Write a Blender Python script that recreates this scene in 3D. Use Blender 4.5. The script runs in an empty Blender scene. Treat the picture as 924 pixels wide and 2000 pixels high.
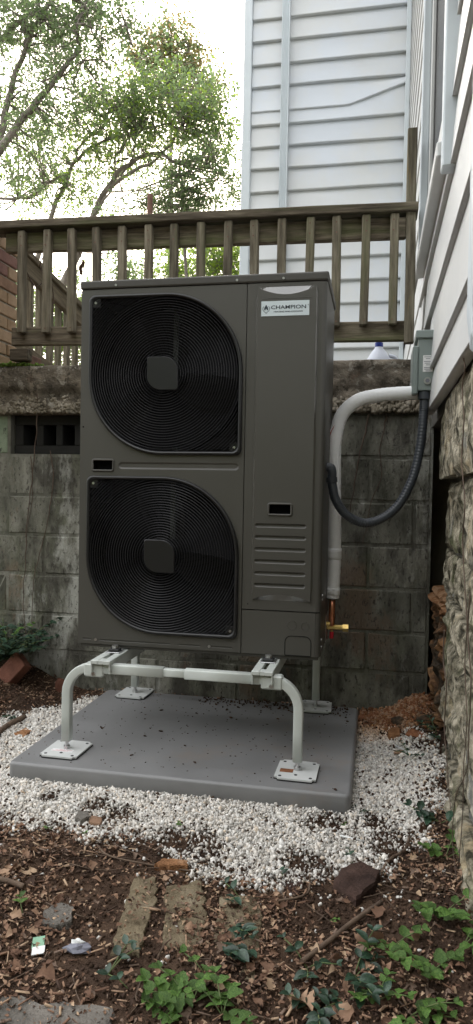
import bpy, bmesh, math, random
import numpy as np
from mathutils import Vector, Matrix, noise as mnoise
random.seed(7); rng = np.random.default_rng(7)
scene = bpy.context.scene
C = scene.collection
rad = math.radians

# ------------------------------------------------------------------ camera
CAM_H = 1.0; FPX = 1385.0
_p, _r, _y = rad(-1.69), rad(-1.02), rad(-11.15)
_f = np.array([math.sin(_y)*math.cos(_p), math.cos(_y)*math.cos(_p), math.sin(_p)])
_rt = np.array([math.cos(_y), -math.sin(_y), 0.0]); _dn = np.cross(_f, _rt)
RM = np.array([math.cos(_r)*_rt+math.sin(_r)*_dn, -math.sin(_r)*_rt+math.cos(_r)*_dn, _f])
cd = bpy.data.cameras.new('camera'); cam = bpy.data.objects.new('camera', cd); C.objects.link(cam)
cd.sensor_fit = 'VERTICAL'; cd.sensor_height = 24.0; cd.lens = FPX/2000*24.0
cd.clip_start = 0.05; cd.clip_end = 2000
cam.matrix_world = Matrix(((RM[0][0], -RM[1][0], -RM[2][0], 0), (RM[0][1], -RM[1][1], -RM[2][1], 0),
                           (RM[0][2], -RM[1][2], -RM[2][2], CAM_H), (0, 0, 0, 1)))
scene.camera = cam
# ------------------------------------------------------------------ sky, sun, exposure
SUN_EL = rad(28.5); SUN_DIR = Vector((-0.249, 0.843, 0.477)).normalized()
w = bpy.data.worlds.new('World'); scene.world = w; w.use_nodes = True
nt = w.node_tree; nt.nodes.clear()
sky = nt.nodes.new('ShaderNodeTexSky'); sky.sky_type = 'NISHITA'; sky.sun_disc = False
sky.sun_elevation = SUN_EL; sky.sun_rotation = math.atan2(SUN_DIR.x, SUN_DIR.y)
sky.air_density = 1.0; sky.dust_density = 5.0; sky.ozone_density = 1.0
ov = nt.nodes.new('ShaderNodeMix'); ov.data_type = 'RGBA'; ov.inputs[0].default_value = 0.78
ov.inputs[7].default_value = (7.85, 7.8, 7.75, 1)            # even thin overcast over the clear sky
bg = nt.nodes.new('ShaderNodeBackground'); bg.inputs['Strength'].default_value = 0.10
wo = nt.nodes.new('ShaderNodeOutputWorld')
nt.links.new(sky.outputs[0], ov.inputs[6]); nt.links.new(ov.outputs[2], bg.inputs[0]); nt.links.new(bg.outputs[0], wo.inputs[0])
sd = bpy.data.lights.new('sun', 'SUN'); sd.energy = 2.0; sd.angle = rad(14); sd.color = (1.0, 0.93, 0.84)
so = bpy.data.objects.new('sun', sd); C.objects.link(so)
so.rotation_euler = (-SUN_DIR).to_track_quat('-Z', 'Y').to_euler()
scene.view_settings.view_transform = 'Standard'; scene.view_settings.look = 'None'
scene.view_settings.gamma = 1.0; scene.view_settings.exposure = 2.18

# ------------------------------------------------------------------ coordinates measured off the photograph
def ray(px, py): return RM.T @ np.array([(px-462)/FPX, (py-1000)/FPX, 1.0])
def onY(px, py, Y): d = ray(px, py); q = d*(Y/d[1]); return Vector((q[0], q[1], q[2]+CAM_H))
def onX(px, py, X): d = ray(px, py); q = d*(X/d[0]); return Vector((q[0], q[1], q[2]+CAM_H))
def onZ(px, py, Z=0.0): d = ray(px, py); q = d*((Z-CAM_H)/d[2]); return Vector((q[0], q[1], q[2]+CAM_H))

# ------------------------------------------------------------------ materials
def ramp(nt_, fac, stops):
    r = nt_.nodes.new('ShaderNodeValToRGB'); e = r.color_ramp.elements
    while len(e) > 1: e.remove(e[-1])
    for i, (p, c) in enumerate(stops):
        el = e[0] if i == 0 else e.new(p)
        el.position = p; el.color = (c[0], c[1], c[2], 1)
    nt_.links.new(fac, r.inputs[0]); return r.outputs[0]
def mat(name, stops, scale=8, rough=0.7, bump=0.0, bscale=60, bdist=0.01, metallic=0.0, stretch=(1, 1, 1), spec=0.5,
        detail=6, rnd=0.0, spots=None, transl=0.0, coat=0.0, world=False, bdetail=6, rough2=None, faceattr=None):
    m = bpy.data.materials.new(name); m.use_nodes = True; t = m.node_tree; N = t.nodes; L = t.links
    b = N['Principled BSDF']; b.inputs['Roughness'].default_value = rough; b.inputs['Metallic'].default_value = metallic
    b.inputs['Specular IOR Level'].default_value = spec; b.inputs['Coat Weight'].default_value = coat
    oi = N.new('ShaderNodeObjectInfo'); tc = N.new('ShaderNodeTexCoord'); geo = N.new('ShaderNodeNewGeometry')
    off = N.new('ShaderNodeVectorMath'); off.operation = 'MULTIPLY_ADD'
    off.inputs[1].default_value = (37.0, 19.0, 53.0); cb = N.new('ShaderNodeCombineXYZ')
    for i in range(3): L.new(oi.outputs['Random'], cb.inputs[i])
    L.new(cb.outputs[0], off.inputs[0])
    L.new(geo.outputs['Position'] if world else tc.outputs['Object'], off.inputs[2])
    if world: off.inputs[1].default_value = (0, 0, 0)
    mp = N.new('ShaderNodeMapping'); mp.inputs['Scale'].default_value = stretch; L.new(off.outputs[0], mp.inputs[0])
    n1 = N.new('ShaderNodeTexNoise'); n1.inputs['Scale'].default_value = scale; n1.inputs['Detail'].default_value = detail
    n1.inputs['Roughness'].default_value = 0.62
    L.new(mp.outputs[0], n1.inputs['Vector'])
    col = ramp(t, n1.outputs[0], stops)
    if faceattr:
        at = N.new('ShaderNodeAttribute'); at.attribute_name = faceattr
        mx = N.new('ShaderNodeMix'); mx.data_type = 'RGBA'; mx.blend_type = 'MULTIPLY'; mx.inputs[0].default_value = 1.0
        L.new(col, mx.inputs[6]); L.new(at.outputs['Color'], mx.inputs[7]); col = mx.outputs[2]
    if spots:                                   # (scale, threshold, colour, softness, mix)
        for (ss, th, sc, soft, amt) in spots:
            n3 = N.new('ShaderNodeTexNoise'); n3.inputs['Scale'].default_value = ss; n3.inputs['Detail'].default_value = 8
            n3.inputs['Roughness'].default_value = 0.68
            L.new(mp.outputs[0], n3.inputs['Vector'])
            mr = N.new('ShaderNodeMapRange'); mr.inputs[1].default_value = th; mr.inputs[2].default_value = th+soft
            mr.inputs[4].default_value = amt
            L.new(n3.outputs[0], mr.inputs[0]); mx = N.new('ShaderNodeMix'); mx.data_type = 'RGBA'
            L.new(mr.outputs[0], mx.inputs[0]); L.new(col, mx.inputs[6]); mx.inputs[7].default_value = (*sc, 1); col = mx.outputs[2]
    if rnd:
        hs = N.new('ShaderNodeHueSaturation'); mr = N.new('ShaderNodeMapRange'); mr.inputs[3].default_value = 1-rnd; mr.inputs[4].default_value = 1+rnd
        L.new(oi.outputs['Random'], mr.inputs[0]); L.new(mr.outputs[0], hs.inputs['Value']); L.new(col, hs.inputs['Color']); col = hs.outputs[0]
    L.new(col, b.inputs['Base Color'])
    if rough2 is not None:
        mr = N.new('ShaderNodeMapRange'); mr.inputs[1].default_value = .35; mr.inputs[2].default_value = .65
        mr.inputs[3].default_value = rough; mr.inputs[4].default_value = rough2
        L.new(n1.outputs[0], mr.inputs[0]); L.new(mr.outputs[0], b.inputs['Roughness'])
    if bump:
        n2 = N.new('ShaderNodeTexNoise'); n2.inputs['Scale'].default_value = bscale; n2.inputs['Detail'].default_value = bdetail
        n2.inputs['Roughness'].default_value = 0.65
        L.new(mp.outputs[0], n2.inputs['Vector']); bp = N.new('ShaderNodeBump'); bp.inputs['Strength'].default_value = bump
        bp.inputs['Distance'].default_value = bdist; L.new(n2.outputs[0], bp.inputs['Height']); L.new(bp.outputs[0], b.inputs['Normal'])
    if transl:
        tr = N.new('ShaderNodeBsdfTranslucent'); L.new(col, tr.inputs[0]); ms = N.new('ShaderNodeMixShader'); ms.inputs[0].default_value = transl
        L.new(b.outputs[0], ms.inputs[1]); L.new(tr.outputs[0], ms.inputs[2]); L.new(ms.outputs[0], N['Material Output'].inputs[0])
    return m
def two(a, b): return [(0.32, a), (0.68, b)]
M = {}
M['soil'] = mat('soil', [(0.3, (.034, .021, .014)), (0.5, (.072, .044, .029)), (0.72, (.13, .082, .053))], 9, .95, .9, 70, .02, world=True, spec=.2,
                spots=[(2.2, .58, (.09, .05, .028), .15, .5)])
M['blocker_slope'] = mat('blocker_slope', two((.03, .045, .018), (.07, .085, .035)), 2.5, .95, 1.0, 4, .4, world=True, spec=.1)
M['terrace'] = mat('terrace', two((.12, .11, .09), (.2, .18, .15)), 4, .95, .4, 30, world=True)
M['gravel'] = mat('gravel', two((.62, .60, .56), (.82, .81, .78)), 25, .75, .35, 160, .004, world=True, faceattr='tint', spec=.4)
M['pad'] = mat('pad', [(0.3, (.175, .175, .176)), (0.7, (.225, .225, .226))], 3, .34, .12, 400, .002, spec=.5, rough2=.6,
               spots=[(3.0, .58, (.25, .22, .19), .18, .45), (60, .66, (.07, .055, .045), .06, .6), (1.6, .60, (.27, .18, .11), .14, .4)])
M['unit'] = mat('unit', two((.066, .063, .056), (.071, .068, .060)), 2, .38, .05, 500, .0008, spec=.5, rough2=.46,
                spots=[(7, .66, (.10, .095, .08), .2, .25)])
M['unit_top'] = mat('unit_top', two((.046, .043, .037), (.054, .05, .043)), 4, .5, .05, 400, .0008)
M['gloss'] = mat('gloss', two((.074, .071, .062), (.079, .076, .067)), 3, .22, spec=1.0, coat=1.0)
M['black'] = mat('black', two((.010, .010, .011), (.014, .014, .015)), 6, .35, spec=.5)
M['black_matte'] = mat('black_matte', two((.004, .004, .005), (.008, .008, .008)), 6, .8, spec=.12)
M['hub'] = mat('hub', two((.008, .008, .009), (.011, .011, .013)), 6, .38, .04, 500, .0005)
M['wire'] = mat('wire', two((.016, .016, .018), (.022, .022, .024)), 6, .3, spec=.5)
M['blade'] = mat('blade', two((.005, .005, .006), (.008, .008, .009)), 5, .7, spec=.12)
M['coil'] = mat('coil', two((.008, .008, .008), (.014, .014, .013)), 14, .5, .5, 200, .004, metallic=.3, stretch=(1, 1, 30))
M['bracket_in'] = mat('bracket_in', two((.025, .029, .025), (.04, .045, .038)), 8, .5)
M['stand'] = mat('stand', two((.50, .53, .50), (.58, .61, .58)), 5, .42, .05, 300, .001, spots=[(14, .68, (.36, .33, .28), .12, .5)])
M['plate'] = mat('plate', two((.52, .54, .53), (.62, .63, .62)), 6, .45, .05, 200, .001, spots=[(9, .56, (.36, .30, .24), .25, .5)])
M['steel'] = mat('steel', two((.45, .45, .46), (.62, .62, .62)), 20, .3, metallic=.9)
M['rubber'] = mat('rubber', two((.012, .012, .012), (.02, .02, .02)), 10, .7)
M['sticker'] = mat('sticker', two((.55, .62, .65), (.58, .65, .68)), 4, .4)
M['ink'] = mat('ink', two((.012, .022, .03), (.014, .025, .034)), 4, .5)
M['white_label'] = mat('white_label', two((.74, .74, .74), (.8, .8, .8)), 6, .5)
M['red_ink'] = mat('red_ink', two((.5, .08, .1), (.55, .1, .12)), 6, .5)
M['label_ink'] = mat('label_ink', two((.15, .16, .2), (.2, .2, .24)), 6, .6)
M['insul'] = mat('insul', two((.86, .87, .88), (.92, .92, .93)), 8, .5, .35, 40, .004, stretch=(1, 1, 3), spots=[(6, .66, (.58, .57, .53), .2, .4)])
M['copper'] = mat('copper', two((.62, .24, .13), (.75, .34, .20)), 20, .32, metallic=.95)
M['brass'] = mat('brass', two((.55, .38, .12), (.66, .47, .17)), 16, .32, metallic=.95)
M['redcap'] = mat('redcap', two((.55, .012, .03), (.6, .02, .04)), 9, .35)
M['redwire'] = mat('redwire', two((.28, .07, .07), (.34, .1, .09)), 9, .5)
M['conduit'] = mat('conduit', two((.040, .046, .056), (.055, .062, .074)), 9, .38)
M['box'] = mat('box', two((.20, .24, .23), (.235, .275, .265)), 6, .45, .06, 200, .001, spots=[(9, .68, (.17, .18, .165), .15, .5)])
M['wood'] = mat('wood', [(0.28, (.035, .028, .02)), (0.5, (.115, .094, .068)), (0.74, (.24, .205, .15))], 14, .9, .8, 26, .006,
                stretch=(.35, 4, 4), rnd=.22, spec=.25, spots=[(3.0, .50, (.105, .12, .05), .14, .65)])
M['wood_v'] = mat('wood_v', [(0.28, (.055, .045, .032)), (0.5, (.155, .135, .098)), (0.74, (.29, .26, .195))], 14, .9, .8, 26, .006,
                  stretch=(4, 4, .35), rnd=.22, spec=.25, spots=[(3.0, .52, (.12, .13, .06), .14, .6), (9, .62, (.30, .22, .09), .08, .5)])
M['wood_y'] = mat('wood_y', [(0.28, (.05, .04, .026)), (0.5, (.13, .105, .07)), (0.74, (.22, .19, .13))], 14, .9, .8, 26, .006,
                  stretch=(4, .35, 4), rnd=.15, spec=.25, spots=[(3.0, .58, (.11, .12, .055), .15, .6)])
M['block'] = mat('block', [(0.34, (.095, .095, .075)), (0.5, (.185, .182, .150)), (0.68, (.30, .295, .25))], 9, .95, 1.0, 90, .010, world=True, rnd=.10, spec=.2, stretch=(1, 1, .45),
                 spots=[(1.6, .49, (.11, .12, .068), .12, .75), (4.0, .51, (.06, .055, .047), .08, .75), (2.6, .55, (.44, .44, .40), .07, .8), (3.0, .56, (.19, .13, .09), .07, .65), (60, .56, (.05, .045, .04), .05, .75)])
M['mortar'] = mat('mortar', [(0.3, (.09, .09, .072)), (0.5, (.18, .177, .147)), (0.7, (.30, .295, .25))], 8, .95, 1.0, 80, .012, world=True, spec=.2,
                  spots=[(1.6, .49, (.11, .12, .068), .12, .75), (4.0, .51, (.06, .055, .047), .08, .75), (2.6, .55, (.44, .44, .40), .07, .8)], stretch=(1, 1, .45))
M['greenpaint'] = mat('greenpaint', two((.17, .22, .15), (.30, .36, .26)), 9, .9, .8, 60, .01, world=True, spots=[(12, .55, (.05, .055, .04), .08, .9)])
M['concrete'] = mat('concrete', [(0.36, (.07, .06, .045)), (0.5, (.175, .15, .118)), (0.64, (.32, .275, .215))], 8, .95, 1.0, 60, .02, world=True, spec=.2,
                    spots=[(1.5, .50, (.06, .058, .042), .08, .8), (3, .55, (.20, .115, .075), .06, .7), (18, .56, (.40, .375, .32), .04, .7), (24, .56, (.045, .04, .03), .04, .7)])
M['pebble'] = mat('pebble', [(0.3, (.10, .085, .06)), (0.5, (.22, .19, .14)), (0.7, (.40, .36, .30))], 14, .85, .4, 90, .004, world=True)
M['void'] = mat('void', two((.012, .012, .011), (.022, .021, .019)), 6, .95)
M['siding'] = mat('siding', two((.51, .528, .535), (.58, .597, .60)), 1.2, .28, .10, 7, .012, spec=.45, rough2=.5, rnd=.035, world=True,
                  spots=[(2.0, .60, (.55, .55, .50), .2, .35), (.75, .48, (.52, .57, .64), .14, .7)])  # bluish patches put the vinyl's reflections into the colour
M['siding_side'] = mat('siding_side', two((.55, .56, .555), (.63, .635, .62)), 2, .45, .08, 12, .008, spec=.4, world=True,
                       spots=[(1.8, .60, (.60, .55, .40), .2, .4), (30, .70, (.16, .15, .12), .05, .8)])
M['trim'] = mat('trim', two((.50, .55, .58), (.57, .62, .65)), 3, .5, .05, 60, .002, world=True)
M['sheath'] = mat('sheath', two((.10, .095, .085), (.18, .17, .15)), 4, .9)
M['glass'] = mat('glass', two((.014, .013, .016), (.025, .023, .027)), 2, .25, spec=.15)
M['stone'] = mat('stone', [(0.36, (.035, .031, .021)), (0.45, (.135, .122, .085)), (0.54, (.29, .26, .195)), (0.64, (.47, .425, .33))], 19, .9, .9, 34, .022, world=True, spec=.25, rnd=.12,
                 spots=[(3.4, .54, (.11, .125, .055), .10, .7), (6, .56, (.50, .40, .25), .10, .6), (4.6, .57, (.22, .225, .22), .08, .6), (26, .59, (.04, .038, .028), .05, .7)])
M['claystone'] = mat('claystone', [(0.36, (.045, .03, .02)), (0.5, (.16, .085, .045)), (0.62, (.36, .20, .10))], 11, .95, 1.0, 40, .015, world=True, spec=.2,
                     spots=[(5, .50, (.05, .045, .035), .06, .85)])
M['clay'] = mat('clay', [(.36, (.20, .095, .045)), (.5, (.34, .17, .08)), (.64, (.47, .29, .17))], 14, .95, 1.0, 50, .02, world=True, spec=.2)
M['claysoil'] = mat('claysoil', [(0.3, (.12, .05, .025)), (0.6, (.30, .13, .065)), (.8, (.40, .24, .15))], 20, .95, .8, 80, .01, world=True, spec=.2)
M['redbrick'] = mat('redbrick', [(0.3, (.10, .045, .032)), (0.55, (.185, .08, .055)), (0.75, (.25, .13, .095))], 9, .95, .8, 70, .008, spec=.2, spots=[(5, .6, (.10, .085, .06), .1, .6)])
M['darkbrick'] = mat('darkbrick', [(0.3, (.035, .022, .018)), (0.6, (.075, .045, .036)), (0.8, (.12, .08, .065))], 12, .95, .9, 60, .01, spec=.2)
BR = [((.26, .17, .10), (.36, .25, .15)), ((.20, .115, .07), (.30, .175, .11)), ((.17, .085, .07), (.25, .13, .10)), ((.30, .20, .12), (.40, .28, .18))]
for i, (a, b) in enumerate(BR): M['brick%d' % i] = mat('brick%d' % i, two(a, b), 12, .9, .6, 90, .006, spots=[(6, .62, (.09, .08, .07), .1, .6)])
M['brickmortar'] = mat('brickmortar', two((.27, .25, .20), (.38, .35, .29)), 10, .95, .6, 60, .008)
M['oldstone'] = mat('oldstone', [(0.3, (.10, .075, .045)), (0.55, (.21, .17, .11)), (0.75, (.33, .28, .20))], 9, .95, 1.0, 50, .012, spec=.2,
                    spots=[(4, .55, (.07, .065, .03), .12, .7), (7, .60, (.06, .04, .025), .08, .8)])
M['greystone'] = mat('greystone', [(0.3, (.09, .085, .075)), (0.7, (.22, .20, .175))], 12, .95, 1.0, 60, .012, spec=.2, spots=[(5, .6, (.06, .04, .025), .08, .8)])
LIT = [(.21, .122, .08), (.29, .178, .116), (.38, .25, .165), (.135, .076, .05), (.46, .325, .215), (.21, .147, .11), (.066, .04, .028)]
for i, c in enumerate(LIT):
    M['lit%d' % i] = mat('lit%d' % i, two(tuple(v*.75 for v in c), tuple(v*1.2 for v in c)), 30, .85, .4, 90, .003, world=True, transl=.12, spec=.25)
M['twig'] = mat('twig', two((.07, .045, .03), (.16, .11, .075)), 20, .9, .5, 80, .003)
M['vine'] = mat('vine', two((.055, .036, .026), (.13, .09, .065)), 20, .9, .5, 80, .003)
M['vinca'] = mat('vinca', [(.38, (.014, .036, .022)), (.62, (.04, .08, .046))], 9, .38, .2, 60, .002, spec=.5, rnd=.4, transl=.1)
M['lime'] = mat('lime', [(.38, (.05, .12, .02)), (.5, (.085, .175, .03)), (.64, (.13, .22, .05))], 9, .5, .5, 40, .004, rnd=.4, transl=.25, spots=[(7, .60, (.16, .15, .05), .08, .6)])
M['stem'] = mat('stem', two((.08, .13, .04), (.14, .16, .06)), 10, .7)
M['moss'] = mat('moss', two((.07, .13, .015), (.14, .22, .03)), 40, .95, .6, 200, .004, world=True)
M['bark'] = mat('bark', [(0.3, (.12, .105, .088)), (0.55, (.25, .22, .19)), (0.75, (.36, .33, .29))], 8, .95, .8, 30, .03, stretch=(1, 1, .4), world=True, spots=[(2, .6, (.12, .14, .08), .1, .6)])
M['leafA'] = mat('leafA', two((.165, .235, .09), (.24, .32, .14)), .9, .5, transl=.8, world=True)
M['leafB'] = mat('leafB', two((.115, .17, .075), (.175, .24, .115)), .9, .5, transl=.75, world=True)
M['leafC'] = mat('leafC', two((.19, .155, .06), (.28, .21, .08)), .9, .5, transl=.75, world=True)
M['leafD'] = mat('leafD', two((.19, .30, .045), (.30, .40, .06)), .9, .5, transl=.75, world=True)
M['rust'] = mat('rust', two((.10, .05, .035), (.20, .11, .08)), 10, .85, .4, 60, .004)
M['jug'] = mat('jug', two((.66, .70, .80), (.70, .74, .83)), 3, .35, transl=.15)
M['bluecap'] = mat('bluecap', two((.012, .03, .22), (.015, .04, .26)), 4, .4)
M['paper_green'] = mat('paper_green', two((.20, .38, .25), (.28, .46, .32)), 10, .6)
M['paper'] = mat('paper', two((.66, .67, .66), (.76, .77, .76)), 10, .6)

# ------------------------------------------------------------------ mesh helpers
def tag(o, label, cat, group=None):
    o['label'] = label; o['category'] = cat
    if group: o['group'] = group
    return o
def kind(o, k): o['kind'] = k; return o
def link(name, me, m=None, parent=None, loc=None, rot=None):
    o = bpy.data.objects.new(name, me); C.objects.link(o)
    if m is not None and me is not None and len(me.materials) == 0: me.materials.append(M[m] if isinstance(m, str) else m)
    if parent is not None: o.parent = parent
    if loc is not None: o.location = loc
    if rot is not None: o.rotation_euler = rot
    return o
def empty(name, loc=(0, 0, 0), rot=(0, 0, 0)):
    o = bpy.data.objects.new(name, None); C.objects.link(o); o.location = loc; o.rotation_euler = rot; o.empty_display_size = .05
    return o
def bm_mesh(bm, smooth=False, name='m'):
    bmesh.ops.recalc_face_normals(bm, faces=bm.faces[:])
    me = bpy.data.meshes.new(name); bm.to_mesh(me); bm.free()
    if smooth: me.polygons.foreach_set('use_smooth', [True]*len(me.polygons))
    return me
def box_bm(x0, x1, y0, y1, z0, z1, bev=0.0, seg=1, bm=None):
    own = bmesh.new()
    vs = [own.verts.new(p) for p in ((x0, y0, z0), (x1, y0, z0), (x1, y1, z0), (x0, y1, z0), (x0, y0, z1), (x1, y0, z1), (x1, y1, z1), (x0, y1, z1))]
    for f in ((0, 3, 2, 1), (4, 5, 6, 7), (0, 1, 5, 4), (1, 2, 6, 5), (2, 3, 7, 6), (3, 0, 4, 7)): own.faces.new([vs[i] for i in f])
    if bev: bmesh.ops.bevel(own, geom=own.edges[:], offset=bev, segments=seg, affect='EDGES', profile=.5)
    if bm is None: return own
    me = bpy.data.meshes.new('t'); own.to_mesh(me); own.free(); bm.from_mesh(me); bpy.data.meshes.remove(me); return bm
def box(name, m, x0, x1, y0, y1, z0, z1, parent=None, bev=0.0, seg=1, smooth=False):
    return link(name, bm_mesh(box_bm(x0, x1, y0, y1, z0, z1, bev, seg), smooth), m, parent)
def boxl(name, m, x0, x1, y0, y1, z0, z1, parent=None, bev=0.0, loc=(0, 0, 0), rot=(0, 0, 0)):
    o = box(name, m, x0, x1, y0, y1, z0, z1, parent, bev); o.location = loc; o.rotation_euler = rot; return o
def smooth_path(pts, n=8):
    P = [Vector(p) for p in pts]; out = []
    for i in range(len(P)-1):
        p0 = P[max(i-1, 0)]; p1 = P[i]; p2 = P[i+1]; p3 = P[min(i+2, len(P)-1)]
        for k in range(n):
            t = k/n; out.append(.5*((2*p1)+(-p0+p2)*t+(2*p0-5*p1+4*p2-p3)*t*t+(-p0+3*p1-3*p2+p3)*t**3))
    out.append(P[-1]); return out
def sweep(path, radius, sides=8, section=None, closed=False, caps=True, verts=None, faces=None):
    V = [] if verts is None else verts; F = [] if faces is None else faces
    P = [Vector(p) for p in path]; n = len(P); base0 = len(V)
    rf = radius if callable(radius) else (lambda t: radius)
    up = None
    for i in range(n):
        if closed: t = (P[(i+1) % n]-P[i-1]).normalized()
        else: t = (P[min(i+1, n-1)]-P[max(i-1, 0)]).normalized()
        if up is None:
            a = Vector((0, 0, 1)) if abs(t.z) < .9 else Vector((0, 1, 0)); up = (a-t*a.dot(t)).normalized()
        else:
            up = (up-t*up.dot(t)); up = up.normalized() if up.length > 1e-6 else Vector((0, 1, 0))
        sd_ = t.cross(up); r = rf(i/max(n-1, 1))
        if section:
            for (a, b) in section: V.append(tuple(P[i]+sd_*(a*r)+up*(b*r)))
        else:
            for k in range(sides):
                an = 2*math.pi*k/sides; V.append(tuple(P[i]+sd_*(math.cos(an)*r)+up*(math.sin(an)*r)))
    S = len(section) if section else sides
    rows = n if closed else n-1
    for i in range(rows):
        a = base0+i*S; b = base0+((i+1) % n)*S
        for k in range(S):
            k2 = (k+1) % S; F.append((a+k, a+k2, b+k2, b+k))
    if caps and not closed:
        F.append(tuple(base0+k for k in range(S))[::-1]); F.append(tuple(base0+(n-1)*S+k for k in range(S)))
    return V, F
def pymesh(V, F, smooth=True, name='m'):
    me = bpy.data.meshes.new(name); me.from_pydata([tuple(v) for v in V], [], F); me.update()
    if smooth: me.polygons.foreach_set('use_smooth', [True]*len(me.polygons))
    return me
def tube(name, m, path, r, parent=None, sides=8, section=None, smooth=True):
    V, F = sweep(path, r, sides, section); me = pymesh(V, F, smooth)
    bm = bmesh.new(); bm.from_mesh(me); bmesh.ops.recalc_face_normals(bm, faces=bm.faces[:]); bm.to_mesh(me); bm.free()
    if smooth: me.polygons.foreach_set('use_smooth', [len(p.vertices) == 4 for p in me.polygons])
    return link(name, me, m, parent)
def rsq(r=.3, n=4):      # rounded-square section
    out = []
    for cx, cy, a0 in ((1-r, 1-r, 0), (-1+r, 1-r, 90), (-1+r, -1+r, 180), (1-r, -1+r, 270)):
        for k in range(n+1):
            a = rad(a0+90*k/n); out.append((cx+r*math.cos(a), cy+r*math.sin(a)))
    return out
def cyl(name, m, c, axis, r, h, parent=None, sides=16, r2=None, smooth=False):
    c = Vector(c); a = Vector(axis).normalized()
    return tube(name, m, [c-a*h/2, c+a*h/2], (lambda t: r+(r2-r)*t) if r2 is not None else r, parent, sides, None, False)
def nz(x, y, z=0.0): return mnoise.noise(Vector((x, y, z)))
def rough_rock(sx, sy, sz, seed, sub=3, amp=.22, square=.55, freq=1.4):
    bm = bmesh.new(); bmesh.ops.create_icosphere(bm, subdivisions=sub, radius=1)
    for v in bm.verts:
        c = v.co.copy(); mx = max(abs(c.x), abs(c.y), abs(c.z)); q = c.lerp(c/mx*.85, square)
        d = 1+amp*nz(q.x*freq+seed*7.3, q.y*freq, q.z*freq+seed)+amp*.45*nz(q.x*freq*3+seed, q.y*freq*3, q.z*freq*3)
        v.co = Vector((q.x*d*sx, q.y*d*sy, q.z*d*sz))
    return bm_mesh(bm)

# ================================================================== THE SETTING
def sst(a, b, x): t = min(1, max(0, (x-a)/(b-a))); return t*t*(3-2*t)
def gz(x, y):
    h = .020*nz(x*1.7, y*1.7)+.012*nz(x*5, y*5, 3)+.006*nz(x*16, y*16, 5)
    inside = sst(-1.55, -1.25, x)*(1-sst(.0, .25, x))*sst(1.75, 2.1, y)
    h = h*(1-.75*inside)
    h += .16*(1-sst(-1.9, -1.35, x))*sst(2.3, 3.3, y)
    h += .05*sst(.02, .22, x)*sst(2.5, 3.2, y)+.03*sst(.08, .22, x)
    return h
def axis_grid(lo, hi, step, far):
    core = list(np.arange(lo, hi+1e-6, step)); out = []; s = step; v = lo
    while v > -far: s *= 1.6; v -= s; out.insert(0, v)
    s = step; v = hi; tail = []
    while v < far: s *= 1.6; v += s; tail.append(v)
    return out+core+tail
gx = axis_grid(-2.3, .45, .016, 900); gy = axis_grid(.6, 3.4, .016, 900)
V = [(x, y, gz(x, y) if (-6 < x < 4 and -3 < y < 5) else 0.0) for y in gy for x in gx]
nx_ = len(gx); F = [(j*nx_+i, j*nx_+i+1, (j+1)*nx_+i+1, (j+1)*nx_+i) for j in range(len(gy)-1) for i in range(nx_-1)]
kind(link('ground', pymesh(V, F, True), 'soil'), 'structure')
hx = np.linspace(-40, 40, 61); hy = np.linspace(-40, -3.2, 40); V = []
for y in hy:
    for x in hx: V.append((x, y, -.05+11.5*sst(-4, -15, y)*(1+.12*nz(x*.25, y*.25)+.10*nz(x*.9, y*.9, 3)) if y < -4 else -.05))
F = [(j*61+i, j*61+i+1, (j+1)*61+i+1, (j+1)*61+i) for j in range(39) for i in range(60)]
kind(link('sky_blocker_slope', pymesh(V, F, True), 'blocker_slope'), 'structure')      # unseen slope added behind the camera to block frontal sky light
bm = box_bm(-900, 900, 3.52, 900, .3, 1.52)
kind(link('terrace', bm_mesh(bm), 'terrace'), 'structure')

# ---------------------------------------------------------------- house (two wings, L-shaped)
house = empty('house', (0.2, 6.3, 1.52)); tag(house, 'white clapboard-sided house with stone foundation, wrapping the corner behind the deck', 'house')
def HB(*a, **k):                                # part of the house given in world coordinates
    o = box(*a, parent=house, **k); o.location = (-.2, -6.3, -1.52); return o
def HL(name, me, m, par=None):
    o = link(name, me, m, par or house)
    if par is None: o.location = (-.2, -6.3, -1.52)
    return o
HB('wall', 'sheath', -1.20, 4.5, 6.34, 11, 1.52, 6.9)
HB('wall', 'sheath', .236, 4.5, -3.5, 6.33, 1.30, 6.9)
# back wing boards, lap siding with a proud lower lip
zs = [5.955, 5.757, 5.56, 5.362, 5.162, 4.97, 4.765, 4.573, 4.354, 4.244, 4.046, 3.857, 3.655, 3.456, 3.257, 3.054, 2.854, 2.652, 2.458, 2.258, 2.06, 1.86, 1.66]
def clap_x(x0, x1, z0, z1, seed, bend=False):
    n = 40; V = []; F = []
    for i in range(n+1):
        x = x0+(x1-x0)*i/n; wv = .006*nz(x*1.3, seed*3.1)+.004*nz(x*3.5, seed*1.7)
        zb = z0+.006*nz(x*.9, seed*5.3)
        if bend and x > -.32: zb += .16*((x+.32)/.52)
        fr = 6.302
        for (yy, zz) in ((fr+.024, z1+.03), (fr+.012+wv*.6, z1-.02), (fr+.004-wv*1.6, (zb+z1)/2+.02), (fr-.008+wv, zb+.018), (fr-.012+wv, zb+.004), (fr+.016, zb), (fr+.03, zb+.004)):
            V.append((x, yy, zz))
    for i in range(n):
        for k in range(6): a = i*7+k; F.append((a, a+7, a+8, a+1))
    return pymesh(V, F, True)
for i in range(len(zs)):
    zt = zs[i-1] if i else zs[0]+.2
    HL('siding_board', clap_x(-1.17, .20, zs[i], zt+(.17 if i == 9 else 0), i, bend=(i == 8)), 'siding')
HB('corner_post', 'trim', -1.245, -1.172, 6.27, 6.36, 4.09, 6.9, bev=.006)
HB('corner_post', 'trim', -1.249, -1.168, 6.266, 6.36, 1.52, 4.10, bev=.006)
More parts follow.
